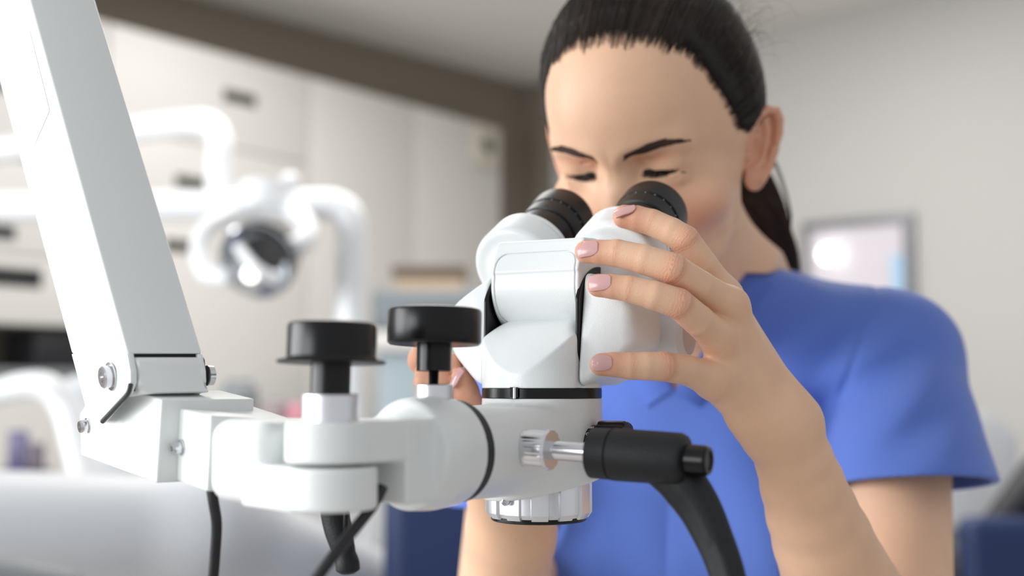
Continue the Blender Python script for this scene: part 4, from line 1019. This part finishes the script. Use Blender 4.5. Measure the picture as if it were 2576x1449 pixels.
# small device at the cabinet end
t_d = kt(1213); z_d2 = kz(1213, 368); dv = thing('wall_device', KP(t_d, z_d2 - .08, .02), 'small beige square device with a dark oval eye, high on the corner cabinet', 'device')
M['cream'] = mat('cream_plastic', (206, 200, 186), .5)
prism('back_plate', [KP(t_d + s * .10, z_d2 + k * .105, .002) for s, k in ((-1, -1), (1, -1), (1, 1), (-1, 1))], np.array([*(kn_ * .02), 0]), M['cream'], dv, .008)
lathe('sensor_ring', KP(t_d, z_d2, .020), np.array([*kn_, 0]), [(0, 0), (0, .062), (.012, .058), (.014, .044), (.006, .040), (.006, 0)], M['cream'], dv, 40)
lathe('sensor_eye', KP(t_d, z_d2, .024), np.array([*kn_, 0]), [(0, 0), (0, .052), (.008, .046), (.010, 0)], M['slot'], dv, 40)
# framed board on the right wall
def RP(px, py, o=.0):
    k = (px - 1288) / 3000; t = (k * (C0[1] + n2_[1] * o) - (C0[0] + n2_[0] * o)) / (u2[0] - k * u2[1]); q = C0 + u2 * t + n2_ * o; return P(px, py, q[1]), t
(p_a, ta), (p_b, tb) = RP(2022, 562, .03), RP(2303, 536, .03)
fz1 = p_a[2]; fz0 = fz1 - .52
def WP(t, z, o): q = C0 + u2 * t + n2_ * o; return np.array([q[0], q[1], z])
fr = thing('framed_board', WP((ta + tb) / 2, fz0, .015), 'grey-framed pale board hanging on the right wall behind her shoulder', 'board')
M['fgrey'] = mat('grey_frame', (128, 128, 132), .35, metal=.4); M['pboard'] = mat('pale_lilac_board', (214, 208, 216), .25, coat=.5); M['pblue'] = mat('pale_blue_reflection', (170, 205, 232), .4)
fw = .034
prism('backing', [WP(ta + .01, fz0 + .01, .004), WP(tb - .01, fz0 + .01, .004), WP(tb - .01, fz1 - .01, .004), WP(ta + .01, fz1 - .01, .004)], np.array([*(n2_ * .012), 0]), M['pboard'], fr)
for a_, b_, c_, d_ in ((ta, tb, fz1 - fw, fz1), (ta, tb, fz0, fz0 + fw), (ta, ta + fw, fz0 + fw, fz1 - fw), (tb - fw * 1.3, tb, fz0 + fw, fz1 - fw)):
    prism('frame', [WP(a_, c_, .002), WP(b_, c_, .002), WP(b_, d_, .002), WP(a_, d_, .002)], np.array([*(n2_ * .03), 0]), M['fgrey'], fr, .002)
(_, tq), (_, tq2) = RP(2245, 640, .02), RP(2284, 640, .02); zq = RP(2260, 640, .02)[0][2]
prism('window_reflection', [WP(tq, zq - .30, .0165), WP(tq2, zq - .30, .0165), WP(tq2, zq, .0165), WP(tq, zq, .0165)], np.array([*(n2_ * .001), 0]), M['pblue'], fr)  # pale blue strip imitating the window's bright reflection on the board
M['glow'] = mat('white_glow', (255, 253, 248), .3, emit=((255, 252, 245), 3.0))
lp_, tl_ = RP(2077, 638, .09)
lm = thing('lamp_reflection', WP(tl_, lp_[2], .02), 'small glowing ball imitating a lamp reflection in the framed board', 'lamp')  # glowing ball and base added to imitate a lamp's reflection in the board
lathe('reflection_ball', WP(tl_, lp_[2], .062), np.array([*n2_, 0]), [(.034 * math.cos(a), .034 * math.sin(a)) for a in np.linspace(math.pi, 0, 18)], M['glow'], lm, 32, 180)
lathe('reflection_base', WP(tl_, lp_[2], .018), np.array([*n2_, 0]), [(0, 0), (0, .02), (.012, .018), (.014, 0)], M['white2'], lm, 24)
# ---------------------------------------------------------------- dental unit with pole, arms and operating light
du = thing('dental_light_unit', P(888, 960, 2.6) * np.array([1, 1, 0]), 'white tubular pole and arms of the dental unit with a chrome light head', 'dental light')
def tp(px, py, Y): return P(px, py, Y)
base = tp(884, 960, 2.6)
tube('pole', [np.array([base[0], base[1], .03]), np.array([base[0], base[1], .6]), tp(884, 700, 2.6), tp(884, 600, 2.6), tp(876, 542, 2.6), tp(842, 518, 2.6), tp(780, 516, 2.6), tp(600, 517, 2.61), tp(300, 519, 2.62), tp(0, 521, 2.64), tp(-300, 523, 2.66)], .0345, M['white2'], du, 24)
lathe('pole_foot', np.array([base[0], base[1], 0]), (0, 0, 1), [(0, 0), (0, .10), (.03, .095), (.05, .06), (.05, 0)], M['white2'], du, 48)
lathe('pole_cover', P(920, 1500, 2.62) , (0, 0, 1), [(-.3, 0), (-.3, .045), (.12, .045), (.19, .040), (.21, .036), (.21, 0)], M['white2'], du, 32)
tube('upper_arm', [tp(-300, 412, 2.9), tp(0, 378, 2.85), tp(250, 340, 2.8), tp(460, 312, 2.75), tp(530, 318, 2.73), tp(553, 360, 2.72), tp(550, 420, 2.71), tp(552, 500, 2.70)], .031, M['white2'], du, 20)
lathe('arm_joint', tp(665, 500, 2.6), (0, 0, 1), [(-.02, 0), (-.02, .06), (.035, .055), (.042, .03), (.042, 0)], M['white2'], du, 32)
bm = bmesh.new(); bmesh.ops.create_uvsphere(bm, u_segments=24, v_segments=14, radius=.022, matrix=Matrix.Translation(Vector(tp(728, 458, 2.6)))); from_bm('joint_ball', bm, M['white2'], du, 180)
tube('lamp_yoke', [tp(585, 540, 2.55), tp(520, 575, 2.5), tp(500, 630, 2.48), tp(520, 688, 2.46), tp(575, 700, 2.45)], .019, M['white2'], du, 16)
tube('lamp_yoke', [tp(740, 530, 2.55), tp(770, 570, 2.5), tp(765, 605, 2.47), tp(735, 625, 2.45)], .024, M['white2'], du, 16)
lc = tp(650, 655, 2.44); ld = np.array([-.12, -.9, -.42])
lh = lathe('lamp_head', lc - ld * .03, ld, [(-.03, 0), (-.03, .03), (0, .065), (.035, .082), (.038, .078), (.01, .06), (-.012, .035), (-.02, 0)], M['chrome'], du, 48, 60, label='chrome bowl-shaped lamp head')
lathe('lamp_shade', lc - ld * .034, -ld, [(0, .075), (.01, .070), (.045, .05), (.06, .0)], M['dark'], lh, 40, 60)
bm = bmesh.new(); bmesh.ops.create_uvsphere(bm, u_segments=20, v_segments=12, radius=.014, matrix=Matrix.Translation(Vector(tp(630, 690, 2.41)))); from_bm('lamp_bulb', bm, M['glow'], lh, 180)
bm = bmesh.new(); add_tube(bm, smooth_path([tp(600, 620, 2.42), tp(640, 672, 2.38), tp(700, 705, 2.40)], 6), .012, 10); from_bm('lamp_handle', bm, M['white2'], lh, 60)
# ---------------------------------------------------------------- grey steel cabinet and tray in the middle distance
gx0, gx1 = tp(935, 725, 4.3), tp(1215, 725, 4.3)
gc = thing('grey_cabinet', (gx0 + gx1) / 2 * np.array([1, 1, 0]) + np.array([0, .2, 0]), 'grey steel cabinet standing behind the black clamp knobs', 'cabinet')
z1g, z2g, z3g = tp(0, 728, 4.3)[2], tp(0, 832, 4.3)[2], tp(0, 882, 4.3)[2]
prism('upper_box', [np.array([gx0[0], 4.3, z2g]), np.array([gx1[0], 4.3, z2g]), np.array([gx1[0], 4.62, z2g]), np.array([gx0[0], 4.62, z2g])], (0, 0, z1g - z2g), M['gsteel'], gc, .02, 4)
prism('shelf_band', [np.array([gx0[0] + .006, 4.29, z3g]), np.array([gx1[0], 4.29, z3g]), np.array([gx1[0], 4.62, z3g]), np.array([gx0[0] + .006, 4.62, z3g])], (0, 0, z2g - z3g - .001), M['cab'], gc, .004)
prism('lower_box', [np.array([gx0[0] + .02, 4.31, 0]), np.array([gx1[0], 4.31, 0]), np.array([gx1[0], 4.62, 0]), np.array([gx0[0] + .02, 4.62, 0])], (0, 0, z3g - .001), mat('blue_grey_panel', (150, 164, 172), .35), gc, .01)
bx0, bx1 = tp(985, 700, 4.4), tp(1172, 700, 4.4); zb0 = z1g + .001; zb1 = tp(0, 668, 4.4)[2]
tr = thing('tray_box', ((bx0 + bx1) / 2 * np.array([1, 1, 0]) + np.array([0, .08, zb0])), 'beige box with dark wooden rim on top of the grey steel cabinet', 'box')
prism('box_body', [np.array([bx0[0] + .012, 4.40, zb0]), np.array([bx1[0] - .012, 4.40, zb0]), np.array([bx1[0] - .012, 4.56, zb0]), np.array([bx0[0] + .012, 4.56, zb0])], (0, 0, (zb1 - zb0) * .86), M['beige'], tr, .003)
for q in (((bx0[0], 4.39), (bx1[0], 4.405)), ((bx0[0], 4.555), (bx1[0], 4.57)), ((bx0[0], 4.405), (bx0[0] + .014, 4.555)), ((bx1[0] - .014, 4.405), (bx1[0], 4.555))):
    (xa, ya), (xb, yb) = q; prism('rim', [np.array([xa, ya, zb0 + (zb1 - zb0) * .55]), np.array([xb, ya, zb0 + (zb1 - zb0) * .55]), np.array([xb, yb, zb0 + (zb1 - zb0) * .55]), np.array([xa, yb, zb0 + (zb1 - zb0) * .55])], (0, 0, (zb1 - zb0) * .45), M['umber'], tr, .002)
# ---------------------------------------------------------------- patient chair, lower left
pc = thing('patient_chair', P(250, 960, 2.2) * np.array([1, 1, 0]), 'white and grey reclined patient chair, lower left behind the bracket', 'dental chair')
def cr(p): return p
def f_seat(p):
    a, b = P(-250, 1330, 1.75).astype(f32), P(520, 1325, 1.95).astype(f32); c3 = P(960, 1480, 2.15).astype(f32)
    d = smin(cone(p, a, b, .088, .080), cone(p, b, c3, .085, .06), .06)
    g_ = cone(p, P(-150, 1500, 1.62), P(120, 1490, 1.66), .055, .03)
    return smax(d, -g_, .03)
sdf_obj('seat_cushion', f_seat, [-1.1, 1.5, .55], [.05, 2.35, 1.15], .014, M['chairw'], pc)
sdf_obj('seat_pad', lambda p: cone(p, P(-150, 1480, 1.52), P(150, 1495, 1.56), .056, .034), [-.95, 1.42, .62], [-.45, 1.66, 1.0], .01, M['gry'], pc)
tube('armrest', [tp(-60, 1010, 2.3), tp(40, 975, 2.3), tp(120, 975, 2.3), tp(165, 1030, 2.3), tp(185, 1110, 2.28), tp(215, 1230, 2.25)], [.022, .026, .028, .027, .025, .025], M['white2'], pc, 20)
sdf_obj('backrest', lambda p: smin(cone(p, P(200, 1010, 2.5), P(330, 1110, 2.5), .055, .075), cone(p, P(330, 1110, 2.5), P(700, 1230, 2.5), .085, .06), .05), [-1.1, 2.3, .7], [-.2, 2.7, 1.25], .016, M['chairw'], pc)
lathe('chair_base', P(250, 960, 2.2) * np.array([1, 1, 0]), (0, 0, 1), [(0, 0), (0, .3), (.05, .28), (.08, .09), (.78, .08), (.80, 0)], M['white2'], pc, 40)
tt_ = thing('instrument_tray', tp(40, 1215, 2.9), 'dark tray with lilac boxes under the white armrest of the chair', 'tray')
prism('tray_base', [tp(0, 1205, 2.85), tp(125, 1205, 2.85), tp(130, 1190, 3.1), tp(5, 1190, 3.1)], (0, 0, .014), M['dark'], tt_, .003)
lb = prism('lilac_box', [tp(18, 1190, 2.92), tp(70, 1190, 2.92), tp(70, 1184, 3.02), tp(18, 1184, 3.02)], (0, 0, .10), M['lilac'], None, .006); tag(lb, 'lilac box standing on the dark tray', 'box'); recenter(lb)
sb = prism('storage_box', [tp(74, 1190, 2.93), tp(112, 1190, 2.93), tp(112, 1184, 3.03), tp(74, 1184, 3.03)], (0, 0, .07), mat('grey_mauve_card', (110, 98, 112), .6), None, .006); tag(sb, 'mauve grey box on the dark tray beside the lilac box', 'box'); recenter(sb)
# trolley in the lower middle
cy = thing('instrument_cart', tp(560, 960, 3.1) * np.array([1, 1, 0]), 'pale instrument cart with small dark items, behind the clamp fork', 'cart')
prism('cart_top', [tp(380, 1095, 2.95), tp(860, 1095, 2.95), tp(850, 1080, 3.35), tp(390, 1080, 3.35)], (0, 0, .025), M['cab'], cy, .006)
zz = tp(400, 1100, 2.98)[2] - .001
prism('cart_body', [tp(400, 1100, 2.98) * np.array([1, 1, 0]) + [0, 0, .02], tp(845, 1100, 2.98) * np.array([1, 1, 0]) + [0, 0, .02], tp(838, 1100, 3.32) * np.array([1, 1, 0]) + [0, 0, .02], tp(405, 1100, 3.32) * np.array([1, 1, 0]) + [0, 0, .02]], (0, 0, zz - .02), M['wallw'], cy, .01)
zt2 = tp(380, 1095, 2.95)[2] + .026
for px, w_, h_, m_, lb_ in ((600, .10, .11, 'gry', 'grey canister on the instrument cart, left of the others'), (690, .07, .06, 'umber2', 'low brownish bottle on the instrument cart, in the middle'), (745, .05, .05, 'redp', 'pinkish red cap on the instrument cart, beside the clamp knob')):
    if 'umber2' not in M: M['umber2'] = mat('mauve_brown_plastic', (150, 138, 140), .5)
    if 'redp' not in M: M['redp'] = mat('pinkish_red_plastic', (200, 136, 148), .4)
    q = tp(px, 1085, 3.1); o = lathe('canister', np.array([q[0], q[1], zt2]), (0, 0, 1), [(0, 0), (0, w_ / 2), (h_ * .8, w_ / 2), (h_ * .9, w_ * .36), (h_, w_ * .34), (h_, 0)], M[m_], None, 24); tag(o, lb_, 'canister'); recenter(o)
# navy chair in the lower middle and dark seat lower right
nc = thing('navy_chair', tp(1090, 960, 2.0) * np.array([1, 1, 0]), 'navy blue upholstered chair low behind the microscope', 'chair')
sdf_obj('backrest', lambda p: rbox(p, tp(1120, 1420, 2.0), np.eye(3, dtype=f32), (.10, .05, .20), .035), [-.4, 1.9, .5], [.1, 2.1, 1.1], .01, M['navy'], nc)
sdf_obj('seat', lambda p: rbox(p, (tp(1120, 1420, 2.0)[0], 1.8, .56), np.eye(3, dtype=f32), (.18, .20, .04), .03), [-.45, 1.5, .45], [.2, 2.1, .65], .012, M['navy'], nc)
lathe('chair_column', (tp(1120, 1420, 2.0)[0], 1.8, .0), (0, 0, 1), [(0, 0), (0, .22), (.03, .2), (.05, .03), (.525, .03), (.525, 0)], M['dark'], nc, 32)
bw = prism('mauve_bin', [tp(972, 1262, 2.3), tp(1032, 1262, 2.3), tp(1032, 1262, 2.45), tp(972, 1262, 2.45)], (0, 0, -.15), mat('mauve_grey_plastic', (128, 118, 118), .5), None, .01, poly2=[tp(978, 1392, 2.3), tp(1042, 1392, 2.3), tp(1042, 1392, 2.3)*np.array([1,0,1])+[0,2.45,0], tp(978, 1392, 2.3)*np.array([1,0,1])+[0,2.45,0]])
tag(bw, 'mauve grey container beside the navy chair, on a dark stand', 'container'); recenter(bw)
q1, q2 = tp(970, 1394, 2.29), tp(1046, 1394, 2.29)
ds = prism('dark_stand', [np.array([q1[0], 2.29, 0]), np.array([q2[0], 2.29, 0]), np.array([q2[0], 2.46, 0]), np.array([q1[0], 2.46, 0])], (0, 0, tp(0, 1394, 2.3)[2] - .003), M['dark'], None, .008); tag(ds, 'dark narrow stand carrying the mauve grey container', 'stand'); recenter(ds)
rc = thing('desk_chair', tp(2520, 960, 2.9) * np.array([1, 1, 0]), 'dark navy and black chair at the lower right edge', 'chair')
sdf_obj('seat', lambda p: smin(rbox(p, tp(2560, 1440, 2.75), np.eye(3, dtype=f32), (.21, .16, .085), .04), cone(p, tp(2500, 1330, 2.75), tp(2640, 1190, 2.75), .035, .06), .03), [.8, 2.5, .45], [1.6, 2.98, 1.05], .014, M['dark'], rc)
sdf_obj('backrest', lambda p: rbox(p, tp(2545, 1405, 2.6), np.eye(3, dtype=f32), (.11, .04, .09), .03), [.8, 2.4, .6], [1.4, 2.8, 1.0], .012, M['navy'], rc)
lathe('chair_column', (tp(2560, 1400, 2.75)[0], 2.75, 0), (0, 0, 1), [(0, 0), (0, .25), (.03, .22), (.05, .03), (.56, .03), (.56, 0)], M['dark'], rc, 32)
M['pgrey'] = mat('pale_grey_shell', (196, 198, 202), .45)
dk = thing('white_screen_stand', tp(2480, 960, 3.3) * np.array([1, 1, 0]), 'pale grey upright panel behind the dark chair, right edge', 'panel')
prism('panel', [tp(2380, 1322, 3.3), tp(2480, 1322, 3.3), tp(2566, 1210, 3.3), tp(2562, 1095, 3.3), tp(2500, 1045, 3.3), tp(2380, 1010, 3.3)], (0, .06, 0), M['pgrey'], dk, .012)
lathe('panel_post', tp(2430, 960, 3.33) * np.array([1, 1, 0]), (0, 0, 1), [(0, 0), (0, .2), (.02, .2), (.03, .02), (.75, .02), (.75, 0)], M['pgrey'], dk, 32)
# windows of the wall beside the camera (the daylight comes from there)
wa = np.array([-2.6, 1.9]); wd_ = np.array([.12, -.993]); wn = np.array([.993, .12])
def wbox(name, s0, s1, z0, z1, o0, o1, m_, kind=True, parent=None):
    a, b = wa + wd_ * s0 + wn * o0, wa + wd_ * s1 + wn * o0; c, d = wa + wd_ * s1 + wn * o1, wa + wd_ * s0 + wn * o1
    o = prism(name, [np.array([*q, z0]) for q in (a, b, c, d)], (0, 0, z1 - z0), m_, parent)
    return st(o) if kind else o
wbox('wall_window_side', 0, 4.6, 0, .80, -.1, 0, M['wallw']); wbox('trim_2', 0, 4.6, 2.45, 2.7, -.1, 0, M['wallw'])
for i, (s0, s1) in enumerate(((.15, 2.2), (2.4, 4.45))):
    e = bpy.data.objects.new('window_%d' % (i + 1), None); COL.objects.link(e); c = wa + wd_ * (s0 + s1) / 2; e.location = (c[0], c[1], .8); e['kind'] = 'structure'
    for a_, b_, z0, z1 in ((s0, s1, .80, .86), (s0, s1, 2.39, 2.45), (s0, s0 + .06, .86, 2.39), (s1 - .06, s1, .86, 2.39), ((s0 + s1) / 2 - .03, (s0 + s1) / 2 + .03, .86, 2.39)):
        wbox('window_frame', a_, b_, z0, z1, -.08, -.02, M['white2'], False, e)
# ================================================================ LIGHT
w = bpy.data.worlds.new('world'); S.world = w; w.use_nodes = True
w.node_tree.nodes['Background'].inputs[0].default_value = (.95, .97, 1, 1); w.node_tree.nodes['Background'].inputs[1].default_value = .46
def area(name, loc_, target, size, power, col):
    l = bpy.data.lights.new(name, 'AREA'); l.shape = 'RECTANGLE'; l.size, l.size_y = size; l.energy = power; l.color = col
    o = bpy.data.objects.new(name, l); COL.objects.link(o); o.location = loc_
    o.rotation_euler = (Vector(target) - Vector(loc_)).to_track_quat('-Z', 'Y').to_euler(); return o
area('daylight_window_1', (-2.80, .72, 1.62), (0, .70, 1.5), (2.0, 1.55), 74, (.96, .98, 1))
area('daylight_window_2', (-3.05, -1.52, 1.62), (0, -.4, 1.4), (2.0, 1.55), 62, (.96, .98, 1))
area('ceiling_fill', (.2, 3.3, 2.68), (.2, 3.3, 0), (2.4, 1.8), 46, (1, .98, .955))  # unseen overhead fill, added to brighten the background
S.view_settings.view_transform = 'Standard'; S.view_settings.look = 'None'; S.view_settings.exposure = .48; S.view_settings.gamma = 1
S.view_settings.use_curve_mapping = False
